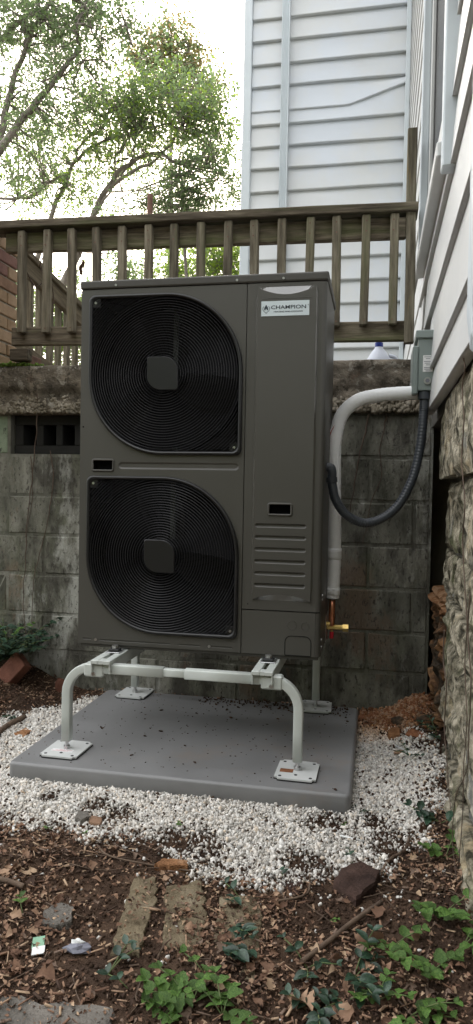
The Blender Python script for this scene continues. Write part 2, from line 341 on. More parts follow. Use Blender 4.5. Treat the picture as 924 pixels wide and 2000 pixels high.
# ribbed downspout on the back wing
V = []; F = []
prof = []
for k in range(13):
    x = -.90+.068*k/12; prof.append((x, 6.215+(.006 if k in (2, 4, 6, 8, 10) else 0.0)))
prof += [(-.832, 6.275), (-.90, 6.275)]
for z in (1.55, 6.9):
    for p in prof: V.append((p[0], p[1], z))
n = len(prof)
for k in range(n): F.append((k, (k+1) % n, n+(k+1) % n, n+k))
HL('downspout', pymesh(V, F, False), 'trim')
HB('corner_strip', 'trim', .158, .196, 6.24, 6.29, 1.52, 6.9, bev=.004)
# side wing boards (face -X); the lower courses stop at the end of the deck
def clap_y(y0, y1, z0, z1, seed, drop=0.0, X=.2, lap=.0095):
    n = 30; V = []; F = []
    for i in range(n+1):
        y = y0+(y1-y0)*i/n; wv = .002*nz(y*2.3, seed*3.1)
        zb = z0+.004*nz(y*1.9, seed*5.3)+drop*(y-2.2)
        zt = z1+drop*(y-2.2)
        for (xx, zz) in ((X+.004, zt+.03), (X+.001+wv*.3, zt-.005), (X-lap*.5-wv*.3, zb+.10), (X-lap*.93, zb+.006), (X-lap, zb), (X+.003, zb+.001), (X+.02, zb+.004)):
            V.append((xx, y, zz))
    for i in range(n):
        for k in range(6): a = i*7+k; F.append((a, a+7, a+8, a+1))
    F.append(tuple(range(7))); F.append(tuple((n*7)+k for k in range(7)))
    return pymesh(V, F, True)
side = [1.324, 1.478, 1.715, 1.95, 2.14]
z = 2.35
while z < 6.8: side.append(z); z += .203
for i, z in enumerate(side):
    zt = side[i+1] if i+1 < len(side) else z+.2
    if z > 2.2:
        HL('siding_board', clap_y(3.36, 6.27, z-.06, zt-.06, i+50, lap=.0055), 'siding_side')
        HL('siding_board', clap_y(-3.4, 2.11 if z < 4.6 else 3.3, z, zt, i), 'siding_side')
    else:
        ye = (3.02, 3.0, 3.30, 3.75, 3.9)[i]
        HL('siding_board', clap_y(-3.4, ye, z, zt, i, lap=.0145), 'siding_side')
for i, z in enumerate((1.60, 1.80, 2.0)): HL('siding_board', clap_y(3.42+i*.1, 6.27, z, z+.2, i+80, lap=.0055), 'siding_side')
HB('skirt_board', 'siding_side', .203, .222, 2.9, 3.03, 1.33, 1.50, bev=.003)
HB('floor_beam', 'rust', .34, .48, -3.4, 3.20, 1.20, 1.318, bev=.004)
# the window of the side wing
win = HB('window', 'glass', .212, .22, 2.2, 3.3, 2.05, 4.5)
def WP(name, m, *b, bev=.004): o = box(name, m, *b, parent=win, bev=bev); return o
WP('casing', 'trim', .158, .192, 3.30, 3.36, 2.046, 4.6)
WP('casing', 'trim', .163, .225, 2.14, 2.20, 1.945, 4.6)
WP('inner_frame', 'siding_side', .1925, .2115, 3.275, 3.34, 2.05, 4.5)
WP('inner_frame', 'siding_side', .196, .2115, 2.203, 2.26, 2.05, 4.5)
WP('head_casing', 'trim', .160, .225, 2.14, 3.36, 4.5, 4.6)
WP('sash_rail', 'sheath', .205, .2115, 2.26, 3.21, 3.2, 3.25)
sl = WP('sill', 'siding_side', .150, .20, 2.20, 3.42, 2.0, 2.045)
# near downspout at the frame's right edge
tube('downspout', 'trim', [Vector((.205, 1.47, 6.8)), Vector((.205, 1.47, 1.36)), Vector((.208, 1.46, 1.31)), Vector((.225, 1.44, 1.285)), Vector((.26, 1.42, 1.28))], .036, house, 8, rsq(.25, 2), False).location = (-.2, -6.3, -1.52)
# stone foundation of the side wing
fnd = HB('foundation', 'void', .36, .50, -3.4, 2.72, -.1, 1.20)
def stone_mesh(sy, sz, sx, seed):
    nv, nh = 12, 12; bm = bmesh.new(); G = []
    for j in range(nv):
        row = []
        for i in range(nh):
            u = i/(nh-1); v = j/(nv-1); edge = min(u, 1-u, v, 1-v)
            yy = (u-.5)*sy; zz = (v-.5)*sz
            yy += .020*nz(seed+v*2.1, u*3, 1)+(0 if edge > 0 else .010*nz(seed*3, v*9, u*9)); zz += .014*nz(seed*2.2+u*2.5, v*3, 4)
            out = (0.0 if edge == 0 else (.75 if edge < .12 else 1.0))*sx*(.62+.5*round(2.2*nz(u*1.6+v*1.4+seed*5, v*3.3-u*1.5, seed))/2.2+.35*nz(u*3+seed, v*3)) + .010*nz(u*9+seed*9, v*9, 2)
            row.append(bm.verts.new((-out, yy, zz)))
        G.append(row)
    for j in range(nv-1):
        for i in range(nh-1): bm.faces.new((G[j][i], G[j][i+1], G[j+1][i+1], G[j+1][i]))
    back = [bm.verts.new((.10, (a-.5)*sy*.95, (b-.5)*sz*.95)) for a, b in ((0, 0), (1, 0), (1, 1), (0, 1))]
    edges = [G[0], [G[j][-1] for j in range(nv)], G[-1][::-1], [G[j][0] for j in range(nv)][::-1]]
    for e, (k1, k2) in zip(edges, ((0, 1), (1, 2), (2, 3), (3, 0))): bm.faces.new([back[k1]]+list(e)+[back[k2]])
    bm.faces.new(back[::-1]); return bm_mesh(bm)
def fx(y): return .232+.034*sst(1.0, 2.8, y)
rr = random.Random(3); zc = -.06; row = 0
while zc < 1.29:
    hgt = rr.choice((.10, .13, .16, .21, .25)); hgt = min(hgt, 1.335-zc); y = 2.76+rr.uniform(-.03, .02)
    if 1.29-zc-hgt < .06: hgt = 1.335-zc
    while y > .85:
        ln = rr.uniform(.16, .42); hh = hgt-rr.uniform(.008, .018)
        o = link('stone', stone_mesh(ln-.016, hh, rr.uniform(.012, .030), rr.uniform(0, 90)), 'stone', fnd)
        o.location = (fx(y-ln/2)+rr.uniform(-.006, .018)-.022*(zc > .85)-.014*(zc+hgt > 1.25), y-ln/2, zc+hgt/2); o.rotation_euler = (rr.uniform(-.09, .06), rr.uniform(-.05, .05), 0)
        y -= ln
    zc += hgt; row += 1
o = box('mortar_bed', 'sheath', .280, .36, .85, 2.72, -.1, 1.30, parent=fnd)
box('pier_core', 'void', .50, .75, 2.715, 3.6, -.1, 1.2, parent=fnd)
# clay-stained rubble between foundation and block wall
zc = -.05
while zc < .52:
    hgt = rr.uniform(.07, .13); y = 2.84
    while y < 3.26:
        ln = rr.uniform(.10, .22)
        o = link('stone', rough_rock(.085, ln*.52, hgt*.55, rr.uniform(0, 50), 3, .5, .6, 2.2), 'claystone', fnd)
        o.location = (.345+rr.uniform(-.02, .02), y+ln/2, zc+hgt/2); o.rotation_euler = (rr.uniform(-.3, .3), rr.uniform(-.3, .3), rr.uniform(-.4, .4)); y += ln*.9
    zc += hgt
o = link('clay_ledge', rough_rock(.11, .24, .045, 5.5, 3, .4, .7, 2.4), 'clay', fnd); o.location = (.352, 3.06, .555)

# ---------------------------------------------------------------- block retaining wall
wall = empty('retaining_wall', (-.8, 3.30, 0)); tag(wall, 'mossy grey concrete block retaining wall behind the heat pump, with poured cap', 'retaining wall')
def WL(name, me, m, loc=(0, 0, 0), rot=(0, 0, 0)):
    o = link(name, me, m, wall); o.location = Vector(loc)-Vector((-.8, 3.30, 0)); o.rotation_euler = rot; return o
for b_ in ((-3.4, .245, 3.3035, 3.51, -.4, 1.168), (-3.4, -1.822, 3.3035, 3.51, 1.168, 1.37), (-1.438, .245, 3.3035, 3.51, 1.168, 1.37)): WL('mortar', bm_mesh(box_bm(*b_)), 'mortar')
ZC = [1.368, 1.168, .966, .767, .568, .370, .185, -.015, -.21]
def block_mesh(seed, wd, ht):
    bm = box_bm(-wd/2, wd/2, 0, .19, -ht/2, ht/2); bmesh.ops.subdivide_edges(bm, edges=[e for e in bm.edges if abs(e.verts[0].co.x-e.verts[1].co.x) > .01], cuts=3)
    bmesh.ops.bevel(bm, geom=[e for e in bm.edges if e.is_boundary is False and e.calc_face_angle(0) > .5], offset=.006, segments=1, affect='EDGES')
    for v in bm.verts:
        v.co.x += .003*nz(v.co.z*20+seed, v.co.x*9); v.co.z += .0035*nz(v.co.x*14, seed*3); v.co.y += .004*nz(v.co.x*12, v.co.z*12, seed)
    return bm_mesh(bm)
for r_ in range(8):
    zt, zb = ZC[r_], ZC[r_+1]; ht = zt-zb-.011; off = .2 if r_ % 2 else 0.0
    var = [block_mesh(r_*5+k*1.7, .390, ht) for k in range(3)]
    x = -3.43+off
    while x < .20:
        cx = x+.2
        if r_ == 0 and -1.84 < cx < -1.42: x += .4; continue
        if cx+.195 > .235:
            wd = .235-(cx-.195)
            if wd > .06: WL('block', block_mesh(r_+.5, wd, ht), 'block', (cx-.195+wd/2, 3.300, (zt+zb)/2-.004))
        else:
            WL('block', var[rr.randrange(3)], 'greenpaint' if (r_ == 0 and cx < -1.2) else 'block', (cx, 3.300+rr.uniform(-.003, .003), (zt+zb)/2-.004), (0, rr.uniform(-.006, .006), 0))
        x += .4
# hollow vent block, cores facing out
def vent_mesh():
    bm = bmesh.new(); z0, z1 = 1.172, 1.362
    xs = [-1.815, -1.77, -1.698, -1.66, -1.592, -1.556, -1.492, -1.45]
    box_bm(xs[0], xs[-1], 3.335, 3.50, z0, 1.213, bm=bm); box_bm(xs[0], xs[-1], 3.336, 3.50, 1.318, z1, bm=bm)
    for k in (0, 2, 4, 6): box_bm(xs[k], xs[k+1], 3.338, 3.50, 1.2131, 1.3179, .004, bm=bm)
    return bm_mesh(bm)
WL('vent_block', vent_mesh(), 'void')
WL('vent_back', bm_mesh(box_bm(-1.82, -1.44, 3.502, 3.508, 1.17, 1.366)), 'void')
# poured cap with washed-out aggregate along its lower half
def cap_mesh():
    nx2, nz2 = 170, 16; V = []; F = []; z0, z1 = 1.366, 1.604; ds = .265
    for i in range(nx2+1):
        x = -3.4+(3.4+.20)*i/nx2
        for j in range(nz2+1):
            z = z0+(z1-z0)*j/nz2; t = j/nz2
            d = .010*nz(x*6, z*9)+.006*nz(x*22, z*22, 2)
            rough = 1-sst(.35, .6, t+.12*nz(x*2.3, 1)); d += rough*(.020+.020*nz(x*26, z*26, 7)+.012*nz(x*9, z*14, 9))
            if x > -.9 and abs(t-.80-.03*nz(x*4, 2)) < .035: d += .008
            V.append((x, 3.268+d+(.012 if j == nz2 else 0), z+(.006*nz(x*11, 4) if j == nz2 else 0)))
        V.append((x, 3.51, z1+.004)); V.append((x, 3.51, z0))
    S = nz2+3
    for i in range(nx2):
        for k in range(S-1): a = i*S+k; F.append((a, a+S, a+S+1, a+1))
        F.append((i*S+S-1, (i+1)*S+S-1, (i+1)*S, i*S))
    F.append(tuple(range(nx2*S, nx2*S+S)))
    return pymesh(V, F, True)
WL('cap', cap_mesh(), 'concrete')
def scatter(name, specs, template, m, parent=None, tints=None, seed=1):
    """specs: list of (x,y,z,sx,sy,sz,rx,ry,rz) ; template=(verts,faces)"""
    tv = np.array(template[0]); tf = np.array(template[1]); n = len(specs); S = np.array(specs)
    rx, ry, rz = S[:, 6], S[:, 7], S[:, 8]; cx, sx = np.cos(rx), np.sin(rx); cy, sy = np.cos(ry), np.sin(ry); cz, sz = np.cos(rz), np.sin(rz)
    R = np.empty((n, 3, 3))
    R[:, 0, 0] = cz*cy; R[:, 0, 1] = cz*sy*sx-sz*cx; R[:, 0, 2] = cz*sy*cx+sz*sx
    R[:, 1, 0] = sz*cy; R[:, 1, 1] = sz*sy*sx+cz*cx; R[:, 1, 2] = sz*sy*cx-cz*sx
    R[:, 2, 0] = -sy; R[:, 2, 1] = cy*sx; R[:, 2, 2] = cy*cx
    if isinstance(template[0], list) and len(tv.shape) == 2: base = np.broadcast_to(tv, (n,)+tv.shape)
    else: base = tv[np.random.default_rng(seed).integers(0, len(tv), n)]
    P = np.einsum('nij,nkj->nki', R, base*S[:, None, 3:6])+S[:, None, 0:3]
    k = P.shape[1]; V = P.reshape(-1, 3); Fc = (tf[None]+(np.arange(n)*k)[:, None, None]).reshape(-1, tf.shape[1])
    me = bpy.data.meshes.new(name); me.vertices.add(len(V)); me.vertices.foreach_set('co', V.ravel().astype(np.float32))
    nf = len(Fc); w_ = tf.shape[1]; me.loops.add(nf*w_); me.loops.foreach_set('vertex_index', Fc.ravel().astype(np.int32))
    me.polygons.add(nf); me.polygons.foreach_set('loop_start', np.arange(0, nf*w_, w_, dtype=np.int32)); me.update(calc_edges=True)
    if isinstance(m, (list, tuple)):
        for q in m: me.materials.append(M[q])
        mi = np.repeat(np.random.default_rng(seed+5).integers(0, len(m), n), len(tf)); me.polygons.foreach_set('material_index', mi.astype(np.int32))
        o = link(name, me, None, parent)
    else: o = link(name, me, m, parent)
    if tints is not None:
        at = me.color_attributes.new('tint', 'FLOAT_COLOR', 'POINT')
        tc = np.repeat(np.c_[tints, np.ones(n)], k, axis=0); at.data.foreach_set('color', tc.ravel().astype(np.float32))
    return o
bm = bmesh.new(); bmesh.ops.create_icosphere(bm, subdivisions=1, radius=1); bm.verts.ensure_lookup_table()
ICO_F = [[v.index for v in f.verts] for f in bm.faces]; ico = np.array([v.co[:] for v in bm.verts]); bm.free()
def chip_vars(n, amp, seed, squash=1.0):
    g = np.random.default_rng(seed); return np.array([ico*(1+g.uniform(-amp, amp, (12, 1)))*g.uniform(.75, 1.2, (1, 3)) for _ in range(n)])
CHIPS = (chip_vars(24, .28, 2), ICO_F)
sp = []
g = np.random.default_rng(11)
for k in range(2600):
    x = g.uniform(-2.3, .19); t = abs(g.normal(0, .34))
    if t > .85: continue
    s = g.uniform(.004, .012)*(1.25 if x > -.2 else 1)
    sp.append((x, 3.272+.02*t+g.uniform(0, .014), 1.372+.105*t, s*g.uniform(.8, 1.5), s, s, *g.uniform(0, 6.28, 3)))
o = scatter('aggregate', sp, CHIPS, 'pebble', wall); o.location = (.8, -3.30, 0); kind(o, 'stuff')
# moss tuft on the wall top by the brick pier
sp = [(-1.80+g.normal(0, .055), 3.35+g.normal(0, .035), 1.607+g.uniform(0, .012), *(g.uniform(.004, .010, 3)), *g.uniform(0, 6, 3)) for _ in range(700)]
o = scatter('moss', sp, CHIPS, 'moss'); kind(o, 'stuff'); tag(o, 'bright green moss cushion on the wall top beside the brick pier', 'moss')

# ---------------------------------------------------------------- brick pier at the left
pier = empty('brick_wall', (-1.9, 3.4, 1.6)); tag(pier, 'tan and red brick wall end behind the left end of the deck railing', 'brick wall')
def PL(name, me, m, loc): o = link(name, me, m, pier); o.location = Vector(loc)-Vector((-1.9, 3.4, 1.6)); return o
PL('mortar', bm_mesh(box_bm(-2.42, -1.908, 2.68, 3.50, 1.607, 2.33)), 'brickmortar', (0, 0, 0))
bmsh = bm_mesh(box_bm(-.05, .004, -.098, .098, -.0285, .0285, .004)); bhalf = bm_mesh(box_bm(-.05, .004, -.046, .046, -.0285, .0285, .004))
for r_ in range(11):
    z = 1.645+.067*r_; y = 3.50-.098 if r_ % 2 == 0 else 3.50-.046; first = True
    while y > 2.65:
        half = first and r_ % 2
        q = PL('brick', (bhalf if half else bmsh).copy(), 'brick%d' % rr.choice((0, 0, 1, 2, 3, 3)), (-1.902+rr.uniform(-.003, .003), y, z))
        y -= (.046+.01+.098) if half else .206; first = False

# ================================================================== DECK RAILING
rail = empty('deck_railing', (-.85, 3.25, 1.66)); tag(rail, 'weathered grey wooden deck railing with square balusters above the block wall', 'railing')
def board(name, m, x0, x1, y0, y1, z0, z1, par, bev=.004, rot=(0, 0, 0)):
    c = Vector(((x0+x1)/2, (y0+y1)/2, (z0+z1)/2)); bm_ = box_bm(x0-c.x, x1-c.x, y0-c.y, y1-c.y, z0-c.z, z1-c.z)
    ax = max(range(3), key=lambda k: (x1-x0, y1-y0, z1-z0)[k])
    bmesh.ops.subdivide_edges(bm_, edges=[e for e in bm_.edges if abs(e.verts[0].co[ax]-e.verts[1].co[ax]) > .05], cuts=10)
    bmesh.ops.bevel(bm_, geom=[e for e in bm_.edges if e.calc_face_angle(0) > .5], offset=bev, segments=1, affect='EDGES')
    sd_ = random.uniform(0, 99)
    for v in bm_.verts:
        t = v.co[ax]; v.co[(ax+1) % 3] += .003*nz(t*3, sd_); v.co[(ax+2) % 3] += .003*nz(t*3, sd_, 7)
    o = link(name, bm_mesh(bm_), m, par); o.location = c-par.location; o.rotation_euler = rot; return o
slope = rad(.75)
board('top_rail', 'wood', -2.4, .15, 3.205, 3.335, 2.252, 2.290, rail, rot=(0, slope, 0))
board('upper_board', 'wood', -1.835, .10, 3.262, 3.298, 2.150, 2.244, rail, rot=(0, slope, 0))
board('lower_rail', 'wood', -1.80, .112, 3.262, 3.298, 1.694, 1.782, rail, rot=(0, rad(.6), 0))
board('end_block', 'wood', -1.805, -1.71, 3.255, 3.31, 1.630, 1.688, rail)
board('rail_post', 'wood_v', .100, .142, 3.225, 3.262, 1.665, 2.60, rail, rot=(0, rad(-.4), 0))
board('end_block', 'wood', .035, .098, 3.225, 3.26, 2.125, 2.215, rail)
board('foot_block', 'rust', -1.79, -1.73, 3.33, 3.45, 1.608, 1.67, rail)
bxs = [-1.731, -1.6, -1.47, -1.342, -1.213, -1.083, -.958, -.828, -.702, -.575, -.45, -.322, -.201, -.075, .051]
for i, x in enumerate(bxs):
    zt = 2.253-.018*i/14; zb = 1.757-.012*i/14+random.uniform(-.006, .004); yb = 3.220
    o = board('baluster', 'wood_v', x-.019, x+.019, yb, 3.258, zb, zt, rail, .005, rot=(random.uniform(-.004, .004), random.uniform(-.014, .014), random.uniform(-.05, .05)))
    for dz in (zt-.03, zt-.075, zb+.022):
        s = cyl('nail', 'rust', (random.uniform(-.004, .004), -.0185, dz-(zt+zb)/2), (0, 1, 0), .0035, .003, o, 8)
# stair railing behind, descending away from the deck
st = empty('stair_railing', (-2.0, 3.7, 1.55)); tag(st, 'wooden stair railing with sloping handrail running away behind the deck railing', 'railing')
def STB(name, p, q, hw, hh):
    P0, P1 = Vector(p), Vector(q); d = P1-P0; L_ = d.length
    o = link(name, bm_mesh(box_bm(-hw, hw, -L_/2, L_/2, -hh, hh, .004)), 'wood_y', st); o.location = (P0+P1)/2-st.location
    o.rotation_euler = (math.asin(d.z/L_), 0, 0); return o
STB('handrail', (-2.0, 3.52, 2.352), (-2.0, 5.3, 2.10), .05, .018)
STB('rail_board', (-1.985, 3.52, 2.285), (-1.985, 5.3, 2.03), .018, .05)
STB('stringer', (-1.99, 3.6, 1.76), (-1.99, 5.3, 1.50), .018, .075)
for y in (3.87, 3.99, 4.13, 4.25, 4.38, 4.51, 4.66, 4.81, 4.97):
    board('baluster', 'wood_v', -2.038, -2.002, y-.018, y+.018, 1.56, 2.31-.143*(y-3.52), st, .004)
# dry tendrils caught on the railing
for k, pts in enumerate(([(20, 433), (60, 455), (90, 480), (78, 520), (92, 545)], [(50, 525), (70, 560), (95, 545), (105, 590), (92, 640)], [(148, 480), (160, 505), (163, 530)])):
    o = tube('dry_vine', 'vine', smooth_path([onY(px, py, 3.42+.05*math.sin(i*2.3)) for i, (px, py) in enumerate(pts)], 5), .003, None, 5)
    tag(o, ('thin dry tendril trailing from the top rail past the brick wall', 'thin dry tendril looped on the stair railing behind the balusters', 'short dry stem hanging with curled brown leaves under the deck rail')[k], 'vine')
    if k == 2:
        for j in range(3):
            p = onY(160+random.uniform(-4, 6), 515+j*8, 3.42); q = link('leaf', rough_rock(.012, .006, .020, j+2, 1, .4, .2), 'lit3', o); q.location = p

# rusty vent pipe beyond the railing
pp = onY(293, 400, 6.0)
o = cyl('vent_pipe', 'rust', (pp.x, 6.0, (1.5+onY(293, 380, 6.0).z)/2), (0, 0, 1), .024, onY(293, 380, 6.0).z-1.5, None, 14); tag(o, 'rusty round pipe standing upright behind the deck railing', 'pipe')
# white jug with blue cap on the terrace
jug = empty('jug', (-.006, 3.72, 1.505)); tag(jug, 'white plastic jug with a blue cap standing behind the wall', 'jug')
V = []; F = []
prf = [(.072, 0), (.078, .01), (.078, .12), (.075, .15), (.058, .185), (.035, .222), (.022, .236), (.020, .247)]
for (r_, z) in prf:
    for k in range(20): a = 2*math.pi*k/20; V.append((r_*math.cos(a), r_*math.sin(a), z))
for j in range(len(prf)-1):
    for k in range(20): F.append((j*20+k, j*20+(k+1) % 20, (j+1)*20+(k+1) % 20, (j+1)*20+k))
F.append(tuple(range(20))[::-1])
link('body', pymesh(V, F), 'jug', jug)
cyl('cap', 'bluecap', (0, 0, .254), (0, 0, 1), .021, .022, jug, 20)
tube('handle', 'jug', smooth_path([(.05, 0, .20), (.085, 0, .185), (.095, 0, .14), (.076, 0, .10)], 5), .010, jug, 8)

# ================================================================== PAD AND STAND
PX0, PX1, PY0, PY1 = -1.212, -.056, 2.195, 3.115
bm = bmesh.new()
loops = []
for (ins, z) in ((0.012, -.03), (0.0, -.02), (0.0, .055), (.0025, .0605), (.007, .064), (.012, .065)):
    lp = []
    R_ = .022
    for cx, cy, a0 in ((PX1-R_, PY1-R_, 0), (PX0+R_, PY1-R_, 90), (PX0+R_, PY0+R_, 180), (PX1-R_, PY0+R_, 270)):
        for k in range(5):
            a = rad(a0+90*k/4); lp.append(bm.verts.new((cx+(R_-ins)*math.cos(a), cy+(R_-ins)*math.sin(a), z)))
    loops.append(lp)
for a, b in zip(loops, loops[1:]):
    for k in range(20): bm.faces.new((a[k], a[(k+1) % 20], b[(k+1) % 20], b[k]))
bm.faces.new(loops[-1]); bm.faces.new(loops[0][::-1])
me = bm_mesh(bm, True); me.polygons.foreach_set('use_smooth', [len(p.vertices) == 4 for p in me.polygons])
tag(link('equipment_pad', me, 'pad'), 'flat grey plastic equipment pad lying on the white gravel', 'pad')
g = np.random.default_rng(5)
sp = []
for _ in range(330):
    x, y = g.uniform(PX0+.03, PX1-.03), g.uniform(PY0+.03, PY1-.02)
    s = g.uniform(.0009, .0026) if g.random() < .96 else g.uniform(.003, .006)
    sp.append((x, y, .0655+s*.4, s*1.6, s, s*.6, 0, 0, g.uniform(0, 6)))
for _ in range(260):
    sp.append((g.uniform(-.75, -.1), PY1-abs(g.normal(0, .05))-.02, .067, *(g.uniform(.002, .006, 3)), 0, 0, g.uniform(0, 6)))
o = scatter('debris', sp, CHIPS, ['lit6', 'lit3', 'lit6', 'lit6', 'soil']); kind(o, 'stuff'); tag(o, 'specks of dirt and crumbs scattered over the grey pad', 'debris')

stand = empty('unit_stand', (-.65, 2.7, .065)); tag(stand, 'pale grey tubular metal stand with four legs under the heat pump', 'stand')
def SL(o): o.location = Vector(o.location)-stand.location; return o
LX, RX, FY, BY, TZ = -1.060, -.238, 2.335, 3.06, .372
sec = rsq(.30, 3)
def arch(y):
    pts = [Vector((LX, y, .105)), Vector((LX, y, .20))]
    for k in range(9):
        a = rad(180-90*k/8); pts.append(Vector((LX+.095+.095*math.cos(a), y, TZ-.095+.095*math.sin(a))))
    pts.append(Vector((LX+.24, y, TZ)))
    return pts
def mirror(p): return [Vector((LX+RX-q.x, q.y, q.z)) for q in p]
for y in (FY, BY):
    SL(tube('leg', 'stand', arch(y), .0158, stand, 8, sec)); SL(tube('leg', 'stand', mirror(arch(y)), .0158, stand, 8, sec))
    SL(tube('sleeve', 'stand', [(-.93, y, TZ), (-.705, y, TZ)], .0172, stand, 8, sec))
    SL(tube('inner_tube', 'stand', [(-.72, y, TZ), (-.59, y, TZ)], .0135, stand, 8, sec))
    SL(tube('sleeve', 'stand', [(-.628, y, TZ), (-.37, y, TZ)], .0172, stand, 8, sec))
    for x in (LX, RX):
        f = empty('foot', (0, 0, 0)); f.parent = stand; f.location = Vector((x, y, .066))-stand.location
        f.rotation_euler = (0, 0, random.uniform(-.06, .06))
        pl = bmesh.new(); box_bm(-.068, .068, -.080, .080, .004, .0095, bm=pl)
        bmesh.ops.bevel(pl, geom=[e for e in pl.edges if abs(e.verts[0].co.z-e.verts[1].co.z) > .002], offset=.012, segments=3, affect='EDGES')
        link('plate', bm_mesh(pl), 'plate', f)
        rb = bmesh.new(); box_bm(-.069, .069, -.081, .081, 0, .004, bm=rb)
        bmesh.ops.bevel(rb, geom=[e for e in rb.edges if abs(e.verts[0].co.z-e.verts[1].co.z) > .002], offset=.012, segments=3, affect='EDGES')
        link('rubber_pad', bm_mesh(rb), 'rubber', f)
        for hx, hy in ((-.05, -.062), (.05, -.062), (-.05, .062), (.05, .062), (0, -.045)):
            cyl('bolt_hole', 'rubber', (hx, hy, .0097), (0, 0, 1), .0055, .001, f, 10)
        cyl('stud', 'steel', (0, 0, .026), (0, 0, 1), .0065, .034, f, 10); cyl('nut', 'steel', (0, 0, .015), (0, 0, 1), .0125, .011, f, 6)
        if y == FY:
            if x == LX:
                lb = box('sticker', 'white_label', -.045, .035, -.035, -.012, .0096, .0100, f)
                for k in range(3): box('sticker_print', 'red_ink', -.042+.012*k, .02+.004*k, -.031+.006*k, -.0295+.006*k, .01001, .0102, lb)
            else:
                lb = box('sticker', 'claysoil', -.056, -.012, -.03, .0, .0096, .0099, f)
# cross channels that carry the unit
CXS = (-.925, -.358)
for x in CXS:
    ch = bmesh.new()
    box_bm(x-.036, x-.008, 2.300, 3.10, .391, .405, .002, bm=ch); box_bm(x+.008, x+.036, 2.300, 3.10, .391, .405, .002, bm=ch)
    box_bm(x-.0345, x-.0315, 2.302, 3.098, .36, .391, bm=ch); box_bm(x+.0315, x+.0345, 2.302, 3.098, .36, .391, bm=ch)
    box_bm(x-.008, x+.008, 2.301, 2.34, .392, .404, bm=ch); box_bm(x-.008, x+.008, 3.0, 3.099, .392, .404, bm=ch)
    SL(link('cross_channel', bm_mesh(ch), 'stand', stand))
    for y in (FY, BY):
        sx = -.03 if x < -.6 else .03
        b_ = box('bracket', 'stand', x-.036+sx, x+.036+sx, y-.0205, y+.0205, .342, .3885, stand, .005); SL(b_)
        q = cyl('bracket_bolt', 'steel', (x+sx, y-.022, .355), (0, 1, 0), .008, .006, b_, 6)
    for y in (2.515, 2.86):
        wsh = box('washer', 'steel', x-.026, x+.026, y-.022, y+.022, .4055, .409, stand, .001); SL(wsh)
        if y < 2.6:
            wsh2 = box('isolator', 'rubber', x-.02, x+.02, 2.425, 2.462, .4095, .418, stand, .003); SL(wsh2)
            SL(box('washer', 'steel', x-.027, x+.027, 2.415, 2.472, .4055, .4090, stand, .001)); SL(cyl('bolt_head', 'steel', (x, 2.443, .424), (0, 0, 1), .012, .010, stand, 6))

# ================================================================== HEAT PUMP
UX, UY, UZ = -1.085, 2.478, .418
unit = empty('heat_pump', (UX, UY, UZ)); tag(unit, 'tall dark taupe heat pump outdoor unit with two black fan grilles', 'heat pump')
W, H, D = .902, 1.345, .415
def loop_rect(x0, x1, z0, z1, r, n=5):
    out = []
    rr_ = r if isinstance(r, (list, tuple)) else (r,)*4         # TR, TL, BL, BR
    for (cx, cz, a0, q) in ((x1-rr_[0], z1-rr_[0], 0, rr_[0]), (x0+rr_[1], z1-rr_[1], 90, rr_[1]), (x0+rr_[2], z0+rr_[2], 180, rr_[2]), (x1-rr_[3], z0+rr_[3], 270, rr_[3])):
        m_ = n if q < .05 else 20
        for k in range(m_+1):
            a = rad(a0+90*k/m_); out.append((cx+q*math.cos(a), cz+q*math.sin(a)))
    return out
def panel(outline, holes, y=0.0, thick=.010):
    """flat panel in the XZ plane at y with holes; edges turned back by thick"""
    bm = bmesh.new(); E_ = []
    def addloop(lp):
        vs = [bm.verts.new((p[0], y, p[1])) for p in lp]; es = [bm.edges.new((vs[k], vs[(k+1) % len(vs)])) for k in range(len(vs))]
        E_.extend(es); return vs
    L0 = addloop(outline); HL_ = [addloop(h) for h in holes]
    bmesh.ops.triangle_fill(bm, use_beauty=True, use_dissolve=False, edges=E_, normal=(0, -1, 0))
    for lp in [L0]+HL_:
        bk = [bm.verts.new((v.co.x, y+thick, v.co.z)) for v in lp]
        for k in range(len(lp)): bm.faces.new((lp[k], lp[(k+1) % len(lp)], bk[(k+1) % len(lp)], bk[k]))
    bmesh.ops.recalc_face_normals(bm, faces=bm.faces[:])
    me = bpy.data.meshes.new('panel'); bm.to_mesh(me); bm.free(); return me
def dish(lp, y0, depth, inset, cx=None, cz=None):
    """a shallow pressed dent: loop at y0, inset loop at y0+depth"""
    bm = bmesh.new(); n = len(lp); mx = sum(p[0] for p in lp)/n; mz = sum(p[1] for p in lp)/n
    w_ = max(p[0] for p in lp)-min(p[0] for p in lp); h_ = max(p[1] for p in lp)-min(p[1] for p in lp)
    def ins(p, a): return (mx+(p[0]-mx)*(1-2*a/w_), mz+(p[1]-mz)*(1-2*a/h_))
    rings = []
    for (a, d) in ((0, 0), (inset*.35, depth*.12), (inset*.75, depth*.8), (inset, depth)):
        rings.append([bm.verts.new((ins(p, a)[0], y0+d, ins(p, a)[1])) for p in lp])
    for r0, r1 in zip(rings, rings[1:]):
        for k in range(n): bm.faces.new((r0[k], r0[(k+1) % n], r1[(k+1) % n], r1[k]))
    bm.faces.new(rings[-1]); bmesh.ops.recalc_face_normals(bm, faces=bm.faces[:])
    for f in bm.faces: f.smooth = len(f.verts) == 4
    me = bpy.data.meshes.new('dish'); bm.to_mesh(me); bm.free(); return me
def cap_loop(x0, x1, z0, z1): return loop_rect(x0, x1, z0, z1, (z1-z0)/2*.98, 5)
G1 = dict(x0=.033, x1=.611, z0=.708, z1=1.290); G2 = dict(x0=.031, x1=.608, z0=.053, z1=.630)
def gshape(g_, inset=0.0):
    return loop_rect(g_['x0']+inset, g_['x1']-inset, g_['z0']+inset, g_['z1']-inset, (.285-inset, .022, .285-inset, .022), 5)
